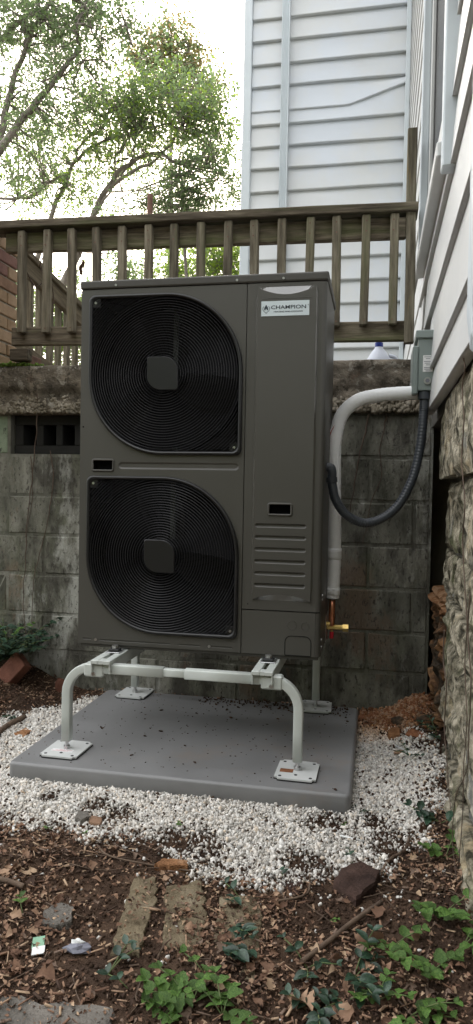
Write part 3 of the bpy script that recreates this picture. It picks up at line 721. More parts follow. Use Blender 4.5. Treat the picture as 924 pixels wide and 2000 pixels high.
hand1 = loop_rect(.050, .132, .648, .690, .004, 2); rib0 = cap_loop(.150, .603, .655, .682)
slotA = cap_loop(.018, .052, .018, .024); slotB = cap_loop(.085, .36, .016, .023); slotC = cap_loop(.39, .47, .016, .023); slotD = cap_loop(.50, .59, .016, .023)
PT = 1.312
link('front_panel', panel(loop_rect(0, .620, .004, PT, .003, 2), [gshape(G1, .012), gshape(G2, .012), hand1, rib0, slotA, slotB, slotC, slotD]), 'unit', unit)
link('pressed_rib', dish(rib0, 0, .0045, .007), 'unit', unit)
for s_ in (slotA, slotB, slotC, slotD): link('pressed_slot', dish(s_, 0, .003, .002), 'unit', unit)
def handle(lp, par, y0=0.0):
    h = link('handle_recess', dish(lp, y0+.001, .028, .004), 'black_matte', par)
    x0 = min(p[0] for p in lp); x1 = max(p[0] for p in lp); z0 = min(p[1] for p in lp); z1 = max(p[1] for p in lp)
    V, F = sweep([Vector((a, y0-.001, b)) for a, b in loop_rect(x0+.001, x1-.001, z0+.001, z1-.001, .006, 3)], .004, 6, closed=True)
    link('handle_rim', pymesh(V, F), 'unit', h); return h
handle(hand1, unit)
# service panel on the right: louvre dents, scoops, grip
ribs = [cap_loop(.665, .848, zc-.008, zc+.008) for zc in (.463, .421, .379, .336, .294, .252)]
hand2 = loop_rect(.712, .795, .500, .541, .004, 2)
def crescent(x0, x1, z, sag, n=22):
    arc = [(x0+(x1-x0)*k/n, z-sag*math.sin(math.pi*k/n)**.85) for k in range(n+1)]; ch = [(x0+(x1-x0)*k/n, z) for k in range(n-1, 0, -1)]
    return arc, ch
arcA, chA = crescent(.660, .866, 1.296, .027); arcB, chB = crescent(.652, .852, .199, -.022)
RP = .885; PR = -.009
hole2 = loop_rect(.7125, .7945, .5005, .5405, .004, 2)
link('service_panel', panel([(.623, .163), (RP, .163), (RP, PT), (.623, PT)], [hole2]), 'unit', unit)
arcB = [(p[0]+.008+(.006*k/22), p[1]) for k, p in enumerate(arcB)]
O_in = arcA+[(.866, z_) for z_ in np.linspace(1.25, .25, 12)]+arcB[::-1]+[(.660, z_) for z_ in np.linspace(.25, 1.25, 12)]
O_out = [(p[0], 1.2975) for p in arcA]+[(.872, z_) for z_ in np.linspace(1.25, .25, 12)]+[(p[0], .1975) for p in arcB[::-1]]+[(.654, z_) for z_ in np.linspace(.25, 1.25, 12)]
link('raised_plate', panel(O_in, ribs+[hand2], PR, .0005), 'unit', unit)
bm = bmesh.new(); a = [bm.verts.new((p[0], PR, p[1])) for p in O_in]; b = [bm.verts.new((p[0], -.0006, p[1])) for p in O_out]; n = len(a)
for k in range(n): bm.faces.new((a[k], a[(k+1) % n], b[(k+1) % n], b[k]))
link('plate_skirt', bm_mesh(bm), 'gloss', unit)
for s_ in ribs: link('louvre_dent', dish(s_, PR, .0065, .0055), 'unit', unit)
handle(hand2, unit, PR)
link('embossed_line', bm_mesh(box_bm(.676, .850, PR-.001, PR+.001, 1.2545, 1.2570, .0006)), 'unit', unit)
k1 = loop_rect(.779, .871, .006, .075, (.022, .022, .003, .003), 5)
low = link('valve_cover', panel([(.623, .004), (RP-.001, .004), (RP-.001, .159), (.623, .159)], []), 'unit', unit)
def outline(lp, r, par, name='knockout', m='unit', y=-.0003):
    V, F = sweep([Vector((p[0], y, p[1])) for p in lp], r, 5, closed=True); return link(name, pymesh(V, F), m, par)
outline(k1, .0014, low, m='black_matte')
for (cx, cz, r_) in ((.803, .112, .0165), (.849, .111, .0145)):
    outline([(cx+r_*math.cos(2*math.pi*k/24), cz+r_*math.sin(2*math.pi*k/24)) for k in range(24)], .0011, low)
cyl('arrow_mark', 'black_matte', (.643, -.0003, .181), (0, 1, 0), .0035, .001, unit, 3)
# rounded right corner + side panel, cabinet, base, top cover
def corner_strip(z0, z1):
    pts = [(RP, 0.0)]+[(RP+.017*math.sin(rad(a)), .017-.017*math.cos(rad(a))) for a in (15, 30, 45, 60, 75, 90)]+[(W, .18), (W, D)]
    V = [(p[0], p[1], z) for z in (z0, z1) for p in pts]; n = len(pts); F = [(k, k+1, n+k+1, n+k) for k in range(n-1)]
    me = pymesh(V, F, True); return me
link('side_panel', corner_strip(.163, PT), 'unit', unit); link('side_panel', corner_strip(.004, .159), 'unit', unit)
cab = bmesh.new()
for b_ in ((.003, .010, .011, D-.002, .006, PT), (.8955, .899, .02, D-.003, .007, PT-.001), (.010, .8955, D-.008, D-.003, .008, PT-.002), (.618, .625, .011, D-.008, .009, PT-.003)): box_bm(*b_, bm=cab)
link('cabinet', bm_mesh(cab), 'unit', unit)
link('base_pan', bm_mesh(box_bm(.006, .896, .006, D-.001, -.008, .0038, .002)), 'unit_top', unit)
top = link('top_cover', bm_mesh(box_bm(-.005, W+.005, -.006, D+.006, PT+.002, H, .006, 2)), 'unit_top', unit)
for x in (.135, .585, .75): cyl('screw', 'steel', (x, -.0068, PT+.013), (0, 1, 0), .0042, .003, top, 10)
for x in (.070, .505): cyl('screw', 'steel', (x, -.001, .020), (0, 1, 0), .005, .003, unit, 10)
for z_ in (.03, .055, .20, .215): cyl('screw', 'steel', (W+.001, .06, z_), (1, 0, 0), .0045, .004, unit, 10)
cyl('screw', 'black_matte', (.012, -.0005, .81), (0, 1, 0), .003, .002, unit, 8)
# fans and grilles
def inside(p, lp):
    x, z = p; c = False; n = len(lp)
    for i in range(n):
        x1, z1 = lp[i]; x2, z2 = lp[(i+1) % n]
        if (z1 > z) != (z2 > z) and x < (x2-x1)*(z-z1)/(z2-z1)+x1: c = not c
    return c
for G_ in (G1, G2):
    cx = (G_['x0']+G_['x1'])/2; cz = (G_['z0']+G_['z1'])/2
    gr = empty('fan_grille'); gr.parent = unit; gr.location = (cx, 0, cz)
    def loc(lp): return [(p[0]-cx, p[1]-cz) for p in lp]
    # moulded frame
    bm = bmesh.new(); rings = []
    for ins, y in ((0, .0), (.0008, -.010), (.004, -.014), (.009, -.014), (.014, -.008), (.016, .006)):
        rings.append([bm.verts.new((p[0], y, p[1])) for p in loc(gshape(G_, ins))])
    n = len(rings[0])
    for a, b in zip(rings, rings[1:]):
        for k in range(n): bm.faces.new((a[k], a[(k+1) % n], b[(k+1) % n], b[k]))
    me = bm_mesh(bm, True); link('frame', me, 'black', gr)
    inner = loc(gshape(G_, .013))
    # concentric wires
    V = []; F = []
    r_ = .066
    while r_ < .375:
        seg = 120; run = []
        pts = [(r_*math.cos(2*math.pi*k/seg), r_*math.sin(2*math.pi*k/seg)) for k in range(seg)]
        ok = [inside(p, inner) for p in pts]
        dome = -.010-.010*max(0, 1-(r_/.28)**2)
        if all(ok): sweep([Vector((p[0], dome, p[1])) for p in pts], .00135, 4, closed=True, verts=V, faces=F)
        elif any(ok):
            s0 = next(k for k in range(seg) if ok[k] and not ok[k-1])
            for k in range(seg+1):
                kk = (s0+k) % seg
                if ok[kk] and k < seg: run.append(Vector((pts[kk][0], dome, pts[kk][1])))
                else:
                    if len(run) > 1: sweep(run, .00135, 4, verts=V, faces=F)
                    run = []
        r_ += .0093
    o = link('ring_wires', pymesh(V, F, False), 'wire', gr); kind(o, 'stuff')
    # curved spokes
    V = []; F = []
    for k in range(40):
        pts = []
        for j in range(15):
            r_ = .058+.33*j/14; a = 2*math.pi*k/40+.75*(r_-.058)/.25
            p = (r_*math.cos(a), r_*math.sin(a))
            if not inside(p, inner): break
            pts.append(Vector((p[0], -.0072-.010*max(0, 1-(r_/.28)**2), p[1])))
        if len(pts) > 2: sweep(pts, .0009, 4, verts=V, faces=F)
    o = link('spoke_wires', pymesh(V, F, False), 'black_matte', gr); kind(o, 'stuff')
    hubl = loop_rect(-.058, .058, -.060, .060, (.052, .008, .052, .008), 8)
    bm = bmesh.new(); a = [bm.verts.new((p[0], -.016, p[1])) for p in hubl]; b = [bm.verts.new((p[0], -.026, p[1])) for p in hubl]; c = [bm.verts.new((p[0]*.955, -.029, p[1]*.955)) for p in hubl]
    n = len(hubl)
    for u_, v_ in ((a, b), (b, c)):
        for k in range(n): bm.faces.new((u_[k], u_[(k+1) % n], v_[(k+1) % n], v_[k]))
    bm.faces.new(c); link('hub_badge', bm_mesh(bm), 'hub', gr)
    for (sx, sz) in ((G_['x0']+.026-cx, G_['z1']-.028-cz), (G_['x1']-.026-cx, G_['z0']+.028-cz)):
        pt = bm_mesh(box_bm(sx-.018, sx+.018, -.006, -.002, sz-.018, sz+.018, .003)); link('corner_tab', pt, 'black', gr)
        cyl('screw', 'steel', (sx, -.008, sz), (0, 1, 0), .0045, .004, gr, 10)
    # shroud, fan, motor bracket and coil behind the wires
    fan = empty('fan'); fan.parent = unit; fan.location = (cx, .08, cz)
    V, F = [], []
    for k in range(48):
        a = 2*math.pi*k/48
        for (rr2, yy) in ((.287, -.070), (.272, -.05), (.272, .06)): V.append((rr2*math.cos(a), yy, rr2*math.sin(a)))
    for k in range(48):
        for j in range(2): F.append((k*3+j, k*3+j+1, ((k+1) % 48)*3+j+1, ((k+1) % 48)*3+j))
    link('shroud', pymesh(V, F), 'black_matte', fan)
    for b_ in range(3):
        V = []; F = []; a0 = 2*math.pi*b_/3+.5
        for i in range(9):
            for j in range(13):
                r_ = .05+.208*i/8; sw = (.30+.55*(i/8)**.8); t = j/12; a = a0+(t-.5)*2*sw*.95+.25*(i/8)
                V.append((r_*math.cos(a), -.035+.075*t+.012*math.sin(t*3.1), r_*math.sin(a)))
        for i in range(8):
            for j in range(12): q = i*13+j; F.append((q, q+1, q+14, q+13))
        link('blade', pymesh(V, F), 'blade', fan)
    cyl('fan_hub', 'blade', (0, 0, 0), (0, 1, 0), .055, .08, fan, 24)
    for x in (-.016,): link('motor_bracket', bm_mesh(box_bm(x, x+.018, .085, .095, -.30, .30)), 'bracket_in', fan)
link('coil', bm_mesh(box_bm(.012, .616, .30, .33, .01, PT-.01)), 'coil', unit)
# badge with wordmark and flame drop
badge = link('badge', bm_mesh(box_bm(.674, .842, PR-.0018, PR-.0002, 1.194, 1.246, .0006)), 'sticker', unit)
def text(s, size, x, z, y=PR-.0022, sx=1.0, bold=0.0, m='ink', par=badge, align='CENTER', name='lettering'):
    cu = bpy.data.curves.new('t', 'FONT'); cu.body = s; cu.size = size; cu.align_x = align; cu.align_y = 'CENTER'; cu.extrude = .0002; cu.offset = bold; cu.resolution_u = 3
    tmp = bpy.data.objects.new('t', cu); C.objects.link(tmp); dg = bpy.context.evaluated_depsgraph_get()
    me = bpy.data.meshes.new_from_object(tmp.evaluated_get(dg)); bpy.data.objects.remove(tmp)
    me.transform(Matrix.Translation((x, y, z)) @ Matrix.Rotation(rad(90), 4, 'X') @ Matrix.Diagonal((sx, 1, 1, 1)))
    me.materials.clear(); return link(name, me, m, par)
text('CHAMPION', .0180, .7700, 1.2235, sx=1.32, bold=.00022)
text('HEATING AND COOLING', .0064, .7690, 1.2085, sx=1.36, bold=.00012); text('®', .0055, .8385, 1.2295)
def flat(name, pts, m, par, y=PR-.0020, th=.0004):
    bm = bmesh.new(); a = [bm.verts.new((p[0], y, p[1])) for p in pts]; f = bm.faces.new(a)
    r = bmesh.ops.extrude_face_region(bm, geom=[f]); [setattr(v.co, 'y', y-th) for v in r['geom'] if isinstance(v, bmesh.types.BMVert)]
    return link(name, bm_mesh(bm), m, par)
lx, lz = .6915, 1.2195
flat('flame', [(lx, lz+.0145), (lx+.0065, lz+.004), (lx+.0072, lz-.002), (lx+.0045, lz-.006), (lx+.0022, lz-.0025), (lx, lz+.001), (lx-.0022, lz-.0025), (lx-.0045, lz-.006), (lx-.0072, lz-.002), (lx-.0065, lz+.004)], 'ink', badge)
for s_ in (-1, 1):
    V, F = sweep([Vector((lx+s_*a, PR-.0021, lz+b)) for a, b in ((.0085, .0085), (.0118, .004), (.0122, -.001), (.0098, -.006), (.005, -.0105), (.0004, -.0150))], .0009, 5); link('drop_outline', pymesh(V, F), 'ink', badge)
# valves on the right flank
vx = W+.0; vy = .33
val = cyl('service_valve', 'brass', (vx+.03, vy, .052), (1, 0, 0), .011, .075, unit, 12)
cyl('valve_cap', 'brass', (vx+.075, vy, .052), (1, 0, 0), .0165, .022, val, 6); cyl('valve_neck', 'brass', (vx+.021, vy, .072), (0, 0, 1), .010, .03, val, 12)
cyl('port_cap', 'redcap', (vx+.021, vy, .021), (0, 0, 1), .008, .026, val, 10); cyl('port_stem', 'brass', (vx+.021, vy, .04), (0, 0, 1), .005, .014, val, 8)
cyl('service_valve', 'brass', (vx+.008, vy-.06, .075), (1, 0, 0), .009, .02, unit, 10)
link('valve_bracket', bm_mesh(box_bm(W+.001, W+.004, vy-.09, vy+.05, .01, .11)), 'steel', unit)

# ================================================================== LINE SET, CONDUIT, DISCONNECT
line = empty('insulated_line', (-.164, 2.81, .52)); tag(line, 'white insulated refrigerant line rising beside the heat pump and bending to the house', 'pipe')
def LL(o): o.location = Vector(o.location)-line.location; return o
PY_ = 2.808
path = smooth_path([(-.162, PY_, .585), (-.158, PY_, .74), (-.162, PY_, .95), (-.166, PY_, 1.12), (-.163, PY_, 1.22), (-.140, PY_, 1.305), (-.085, PY_, 1.358), (-.02, PY_+.01, 1.378), (.06, PY_+.02, 1.388), (.150, PY_+.035, 1.393)], 14)
n_ = len(path)
def prad(t): return .0264+.0004*math.sin(t*260)+.0008*nz(t*22, 3)
LL(tube('insulation', 'insul', path, prad, line, 20))
for t in (.02, .115):
    i = int(t*n_); LL(tube('tape_band', 'insul', path[i:i+4], .0285, line, 20))
LL(tube('copper_pipe', 'copper', [(-.163, PY_, .475), (-.163, PY_, .53), (-.162, PY_, .60)], .0125, line, 14))
LL(cyl('foam_end', 'rubber', (-.162, PY_, .5842), (0, 0, 1), .022, .003, line, 16))
for k, dx in enumerate((-.030, -.026)):
    LL(tube('control_wire', 'redwire' if k else 'insul', smooth_path([(-.140, PY_-.02, 1.295), (-.176+dx*.4, PY_-.02, 1.22), (-.168+dx, PY_-.01, 1.05), (-.164+dx, PY_-.01, .85), (-.166+dx, PY_, .70)], 8), .0035, line, 6))
con = empty('flexible_conduit', (-.16, 2.66, 1.05)); tag(con, 'dark grey ribbed flexible conduit sagging from the unit up to the grey box', 'conduit')
def CL(o): o.location = Vector(o.location)-con.location; return o
cp = smooth_path([(-.166, 2.64, 1.055), (-.160, 2.642, 1.02), (-.147, 2.65, .972), (-.104, 2.67, .915), (-.027, 2.70, .890), (.065, 2.73, .940), (.127, 2.76, 1.048), (.158, 2.785, 1.18), (.168, 2.80, 1.31), (.168, 2.80, 1.385)], 70)
def crad(t): return .0170+.0005*math.sin(t*2*math.pi*96)
CL(tube('conduit_hose', 'conduit', cp, crad, con, 14))
CL(tube('elbow_fitting', 'conduit', smooth_path([(-.184, 2.64, 1.094), (-.168, 2.64, 1.092), (-.163, 2.64, 1.07), (-.166, 2.64, 1.045)], 5), .0165, con, 12))
CL(cyl('lock_ring', 'conduit', (-.165, 2.641, 1.048), (.1, 0, -1), .0215, .018, con, 16)); CL(cyl('lock_ring', 'conduit', (.168, 2.80, 1.376), (0, 0, 1), .0225, .028, con, 16))
bxr = empty('disconnect_box', (.16, 2.86, 1.39)); tag(bxr, 'grey metal electrical disconnect box on the white siding', 'electrical box')
def BL(o): o.location = Vector(o.location)-bxr.location; return o
BL(link('box_body', bm_mesh(box_bm(.142, .205, 2.775, 2.945, 1.392, 1.590, .003)), 'box', bxr))
lid = BL(link('lid', bm_mesh(box_bm(.122, .1425, 2.768, 2.952, 1.378, 1.560, .004)), 'box', bxr))
BL(link('rain_hood', bm_mesh(box_bm(.132, .206, 2.765, 2.955, 1.588, 1.618, .003)), 'box', bxr))
box('hasp', 'steel', .117, .122, 2.84, 2.86, 1.39, 1.43, lid, .001)
lb = BL(link('box_label', bm_mesh(box_bm(.160, .1965, 2.7738, 2.7748, 1.462, 1.524, .0004)), 'white_label', bxr))
for k, (a_, b_) in enumerate(((.164, .193), (.170, .186), (.163, .194), (.166, .191), (.171, .187), (.164, .193), (.165, .192), (.170, .188))):
    zz = 1.518-.0065*k-(.004 if k > 1 else 0)-(.003 if k > 4 else 0); box('print_line', 'label_ink', a_, b_, 2.7734, 2.7737, zz-.0011, zz+.0011, lb)
kn = BL(cyl('plug_fitting', 'steel', (.1775, 2.771, 1.428), (0, 1, 0), .0135, .008, bxr, 12)); cyl('plug_slot', 'label_ink', (.1775, 2.7655, 1.428), (0, 1, 0), .008, .003, kn, 6)

# ================================================================== GRAVEL, LITTER, SOIL
g = np.random.default_rng(21)
GP = [(-1.66, 2.52), (-1.47, 2.86), (-1.33, 3.14), (-1.22, 3.22), (-.30, 3.22), (-.04, 3.12), (.02, 3.02), (.16, 2.86), (.235, 2.66), (.20, 2.36), (.165, 2.10), (.10, 1.98), (.01, 1.87), (-.08, 1.80), (-.20, 1.755), (-.30, 1.77), (-.42, 1.79),
      (-.50, 1.83), (-.57, 1.90), (-.72, 1.90), (-.90, 1.885), (-1.06, 1.90), (-1.25, 1.97), (-1.45, 2.15), (-1.66, 2.36)]
def edge_dist(x, y):
    best = 9
    for i in range(len(GP)):
        x1, y1 = GP[i]; x2, y2 = GP[(i+1) % len(GP)]; dx, dy = x2-x1, y2-y1
        t = max(0, min(1, ((x-x1)*dx+(y-y1)*dy)/(dx*dx+dy*dy))); best = min(best, math.hypot(x-x1-t*dx, y-y1-t*dy))
    return best if inside((x, y), GP) else -best
bare = [(*onZ(100, 1562)[:2], .045), (*onZ(182, 1582)[:2], .06), (*onZ(640, 1612)[:2], .085), (*onZ(590, 1690)[:2], .075), (*onZ(385, 1660)[:2], .10), (*onZ(735, 1610)[:2], .07), (*onZ(760, 1650)[:2], .08), (*onZ(230, 1600)[:2], .07), (*onZ(340, 1640)[:2], .06)]
def gdens(x, y):
    d = edge_dist(x, y)+.06*nz(x*6, y*6, 8)+.05*nz(x*15, y*15, 2)
    p = sst(-.06, .06, d)**1.3
    for bx_, by_, br_ in bare:
        r_ = math.hypot(x-bx_, (y-by_)*.8)/br_
        if r_ < 1.3: p *= .12+.88*sst(.35, 1.15, r_+.35*nz(x*20, y*20, 4))
    return p
sp = []; tin = []
tries = 0
while len(sp) < 78000 and tries < 240000:
    tries += 1
    x, y = g.uniform(-1.8, .27), g.uniform(1.66, 3.25)
    if PX0+.01 < x < PX1-.01 and PY0+.01 < y < PY1-.01: continue
    if g.random() > gdens(x, y): continue
    s = min(.009, .0031*math.exp(g.normal(0, .38)))
    sp.append((x, y, gz(x, y)+s*.4+g.uniform(0, .012), s*g.uniform(.9, 1.5), s, s*g.uniform(.6, .95), *g.uniform(0, 6.28, 3)))
    v = g.uniform(.70, 1.08)*(1 if g.random() < .9 else .6); wm = g.uniform(0, .10)*(1 if g.random() < .85 else 3)
    cl = max(0.0, 1-math.hypot((x+.0)/.22, (y-3.08)/.28)) if x > -.5 else 0     # clay dust washed from the rubble
    tin.append((v, v*(1-wm*.5-cl*.35), v*(1-wm-cl*.6)))
for _ in range(330):       # strays
    x, y = g.uniform(-1.5, .2), g.uniform(1.3, 2.0); s = g.uniform(.0022, .0055)
    if g.random() < .5: y = 1.9-abs(g.normal(0, .12))
    sp.append((x, y, gz(x, y)+s*.5, s*1.2, s, s*.8, *g.uniform(0, 6.28, 3))); tin.append((.95, .94, .92))
o = scatter('gravel', sp, CHIPS, 'gravel', tints=np.clip(np.array(tin), 0, 1.1)); kind(o, 'stuff'); tag(o, 'white marble chip gravel spread around the grey pad', 'gravel')
# dried leaves: curled fragments
def leaf_tmpl(n, seed):
    gg = np.random.default_rng(seed); out = []
    us = [0, .12, .28, .45, .62, .8, 1]; wd = [.04, .22, .40, .46, .40, .24, .02]
    for _ in range(n):
        c1, c2, c3 = gg.uniform(-1.2, 1.2), gg.uniform(.1, 1.0), gg.uniform(-.6, .6); P = []
        for u, w_ in zip(us, wd):
            w1 = w_*gg.uniform(.35, 1.35); w2 = w_*gg.uniform(.35, 1.35); zc_ = c1*(u-.5)**2+c3*math.sin(u*6)*.2; yo = .12*math.sin(u*4+c1)
            P += [(u-.5+gg.uniform(-.05, .05), yo-w1, zc_+c2*w1+gg.uniform(-.05, .05)), (u-.5, yo, zc_), (u-.5+gg.uniform(-.05, .05), yo+w2, zc_+c2*w2+gg.uniform(-.05, .05))]
        out.append(P)
    F_ = []
    for k in range(6):
        for j in range(2): a = k*3+j; F_.append([a, a+3, a+4, a+1])
    return (np.array(out), F_)
LEAF = leaf_tmpl(24, 3)
def ldens(x, y):
    d = edge_dist(x, y); p = 1-sst(-.02, .03, d+.03*nz(x*9, y*9))
    soilpatch = sst(.10, .35, nz(x*2.6+3, y*2.6, 1)+.45*max(0, 1-math.hypot((x+.62)/.3, (y-1.72)/.14))+.45*max(0, 1-math.hypot((x+.12)/.16, (y-1.64)/.10)))
    return max(.02, p*(1-.78*soilpatch))
sp = []
while len(sp) < 26000:
    x = g.uniform(-2.3, .26); y = 3.3-2.3*g.random()**.8
    if PX0 < x < PX1 and PY0 < y < PY1: continue
    if g.random() > ldens(x, y): continue
    s = g.uniform(.004, .014) if g.random() < .95 else g.uniform(.016, .034)
    sp.append((x, y, gz(x, y)+.002+g.uniform(0, .010)+s*.12, s, s*g.uniform(.5, 1.0), s*.8, g.normal(0, .35), g.normal(0, .35), g.uniform(0, 6.28)))
for _ in range(420):
    x, y = g.uniform(-.74, -.22), g.uniform(1.40, 1.74); s = g.uniform(.005, .016)
    sp.append((x, y, gz(x, y)+.014+g.uniform(0, .004), s, s*g.uniform(.5, 1.0), s*.8, g.normal(0, .3), g.normal(0, .3), g.uniform(0, 6.28)))
o = scatter('leaf_litter', sp, LEAF, ['lit0', 'lit0', 'lit1', 'lit1', 'lit2', 'lit3', 'lit3', 'lit4', 'lit5', 'lit6']); kind(o, 'stuff'); tag(o, 'brown dead leaves covering the soil', 'leaf litter')
BX = ([(-.5, -.5, -.5), (.5, -.5, -.5), (.5, .5, -.5), (-.5, .5, -.5), (-.45, -.4, .5), (.5, -.45, .5), (.42, .5, .5), (-.5, .4, .5)], [[0, 3, 2, 1], [4, 5, 6, 7], [0, 1, 5, 4], [1, 2, 6, 5], [2, 3, 7, 6], [3, 0, 4, 7]])
sp = []
while len(sp) < 6000:
    x = g.uniform(-2.3, .26); y = 3.3-2.3*g.random()**.8
    if PX0 < x < PX1 and PY0 < y < PY1: continue
    if g.random() > ldens(x, y): continue
    sp.append((x, y, gz(x, y)+.003+g.uniform(0, .012), g.uniform(.004, .034), g.uniform(.0015, .006), g.uniform(.001, .003), g.normal(0, .2), g.normal(0, .2), g.uniform(0, 6.28)))
o = scatter('wood_chips', sp, BX, ['lit0', 'lit1', 'lit2', 'lit3', 'lit4', 'lit5', 'lit6']); kind(o, 'stuff'); tag(o, 'splinters and bark chips mixed into the soil', 'wood chips')
sp = []
while len(sp) < 20000:
    x = g.uniform(-2.3, .26); y = 3.3-2.3*g.random()**.8
    if PX0 < x < PX1 and PY0 < y < PY1: continue
    if edge_dist(x, y) > .03 and g.random() > .10+.6*(1-gdens(x, y))+.35*(1-sst(.0, .14, edge_dist(x, y))): continue
    s = g.uniform(.0015, .006)
    sp.append((x, y, gz(x, y)+s*.4+(.013 if edge_dist(x, y) > 0 else 0), s, s, s*.8, *g.uniform(0, 6, 3)))
o = scatter('soil_crumbs', sp, CHIPS, ['soil', 'soil', 'lit6']); kind(o, 'stuff'); tag(o, 'dark crumbs of loose soil', 'soil')
# clay spill at the corner
sp = []
for _ in range(2600):
    x = .10+g.normal(0, .10); y = 3.12+g.normal(0, .10)
    if x > .30 or y > 3.29 or x < PX1+.005: continue
    s = g.uniform(.002, .009); sp.append((x, y, gz(x, y)+s*.5+.02*max(0, 1-math.hypot(x-.12, y-3.2)/.2), s*1.3, s, s*.8, *g.uniform(0, 6, 3)))
o = scatter('clay_crumbs', sp, CHIPS, ['claysoil', 'clay', 'claysoil', 'lit2']); kind(o, 'stuff'); tag(o, 'orange brick and clay crumbs spilled in the wall corner', 'rubble')
# thin sticks
V = []; F = []
for _ in range(260):
    x = g.uniform(-1.7, .24); y = g.uniform(1.05, 3.2)
    if edge_dist(x, y) > -.01: continue
    L_ = g.uniform(.05, .22); a = g.uniform(0, 6.28); pts = []
    for k in range(5):
        t = k/4-.5; xx = x+L_*t*math.cos(a)+.012*nz(k*.9, x*9); yy = y+L_*t*math.sin(a)+.012*nz(k*.9, y*9, 3); pts.append(Vector((xx, yy, gz(xx, yy)+.008+.006*nz(k, x*7))))
    sweep(pts, g.uniform(.0008, .0022), 5, verts=V, faces=F)
o = kind(link('twigs', pymesh(V, F), 'twig'), 'stuff'); tag(o, 'thin dry twigs and stems lying in the leaf litter', 'twigs')

def gpt(px, py, dz=0.0):
    p = onZ(px, py, 0)
    for _ in range(4): p = onZ(px, py, gz(p.x, p.y)+dz)
    return p
def slab_mesh(pts, h, seed, rough=.007):
    """irregular flat stone from an outline (x,y) with chipped edges"""
    bm = bmesh.new(); n = len(pts); mx = sum(p[0] for p in pts)/n; my = sum(p[1] for p in pts)/n; fine = []
    for i in range(n):
        a, b = pts[i], pts[(i+1) % n]
        for k in range(5):
            t = k/5; fine.append((a[0]+(b[0]-a[0])*t-mx+rough*nz(seed+i+t*3, 1), a[1]+(b[1]-a[1])*t-my+rough*nz(seed+i+t*3, 7)))
    rings = []
    for sc, z in ((1.0, -h), (1.01, 0), (.985, h*.75), (.93, h), (.65, h*1.03), (.3, h*1.02)):
        rings.append([bm.verts.new((p[0]*sc, p[1]*sc, z+(.0045*nz(p[0]*sc*22+seed, p[1]*sc*22) if z > 0 else 0))) for p in fine])
    m = len(fine)
    for a, b in zip(rings, rings[1:]):
        for k in range(m): bm.faces.new((a[k], a[(k+1) % m], b[(k+1) % m], b[k]))
    bm.faces.new(rings[-1]); bm.faces.new(rings[0][::-1])
    return bm_mesh(bm), (mx, my)
def slab(name, pix, h, m, label, cat, seed, tilt=(0, 0), dz=.0):
    pts = [tuple(gpt(*q)[:2]) for q in pix]; me, (mx, my) = slab_mesh(pts, h, seed, .018 if name in ('paving_stone', 'edging_kerb') else .006)
    o = link(name, me, m); o.location = (mx, my, gz(mx, my)+dz); o.rotation_euler = (tilt[0], tilt[1], 0); return tag(o, label, cat)
slab('paving_stone', [(214, 1868), (235, 1800), (262, 1720), (305, 1716), (308, 1760), (285, 1820), (272, 1872)], .009, 'oldstone', 'narrow tan paving stone leaning at a slant, bare and sunk in leaf litter', 'stone', 2)
slab('paving_stone', [(318, 1850), (325, 1735), (395, 1728), (405, 1790), (390, 1858)], .007, 'oldstone', 'square moss-darkened paving stone strewn with leaf bits, between two tan ones', 'stone', 5)
slab('paving_stone', [(415, 1905), (428, 1755), (505, 1750), (512, 1800), (498, 1915)], .008, 'oldstone', 'long tan paving stone partly under a creeping vinca sprig', 'stone', 8)
slab('flat_stone', [(80, 1815), (85, 1785), (120, 1772), (145, 1782), (140, 1812), (110, 1822)], .014, 'greystone', 'small flat grey stone half buried in leaf litter', 'stone', 11)
slab('edging_kerb', [(-60, 1935), (60, 1962), (222, 1975), (215, 2030), (40, 2020), (-60, 1985)], .011, 'greystone', 'long grey concrete edging piece beside the leaf litter', 'edging', 14)
slab('stone_chunk', [(650, 1740), (665, 1712), (705, 1703), (742, 1722), (735, 1742), (695, 1772)], .028, 'darkbrick', 'dark reddish brown broken stone chunk at the gravel tip', 'stone', 17)
slab('brick_piece', [(548, 1742), (553, 1715), (590, 1718), (594, 1738), (578, 1752)], .008, 'darkbrick', 'small dark red brick piece half sunk among the white chips', 'brick', 19)
slab('brick_piece', [(456, 1722), (470, 1682), (500, 1690), (497, 1722)], .009, 'darkbrick', 'pinkish brown brick piece behind the tan paving stones', 'brick', 23)
slab('bark_piece', [(301, 1700), (318, 1688), (368, 1692), (366, 1704), (330, 1706)], .012, 'clay', 'curved orange brown bark piece at the gravel edge', 'bark', 26, dz=.004)
slab('clay_shard', [(27, 1440), (50, 1428), (62, 1436), (48, 1446)], .008, 'clay', 'flat orange clay shard on the gravel left of the pad', 'shard', 29, dz=.012)
slab('rock', [(146, 1612), (152, 1600), (172, 1600), (174, 1614), (158, 1620)], .016, 'greystone', 'small dark grey rock lying among the white chips', 'rock', 31, dz=.01)
slab('bark_piece', [(172, 1618), (178, 1606), (200, 1612), (196, 1622)], .010, 'lit1', 'short tan bark piece touching the dark grey rock', 'bark', 33, dz=.012)
# red brick leaning at the ivy
p = gpt(25, 1345); bk = bmesh.new(); box_bm(-.10, .10, -.028, .028, -.048, .048, .006, 2, bm=bk)
for v in bk.verts: v.co += Vector((.003*nz(v.co.x*40, v.co.z*40), .003*nz(v.co.z*40, 3), .003*nz(v.co.x*30, 9)))
o = link('red_brick', bm_mesh(bk), 'redbrick'); o.location = (p.x, p.y-.03, p.z+.075); o.rotation_euler = (rad(-35), rad(-48), rad(12)); tag(o, 'whole red brick propped at a slant in front of the ivy', 'brick')
p = gpt(118, 1352); o = link('brick_piece', rough_rock(.03, .02, .05, 4, 2, .2, .7), 'redbrick'); o.location = (p.x, p.y, p.z+.02); tag(o, 'red brick lump standing behind the stand leg by the ivy', 'brick')
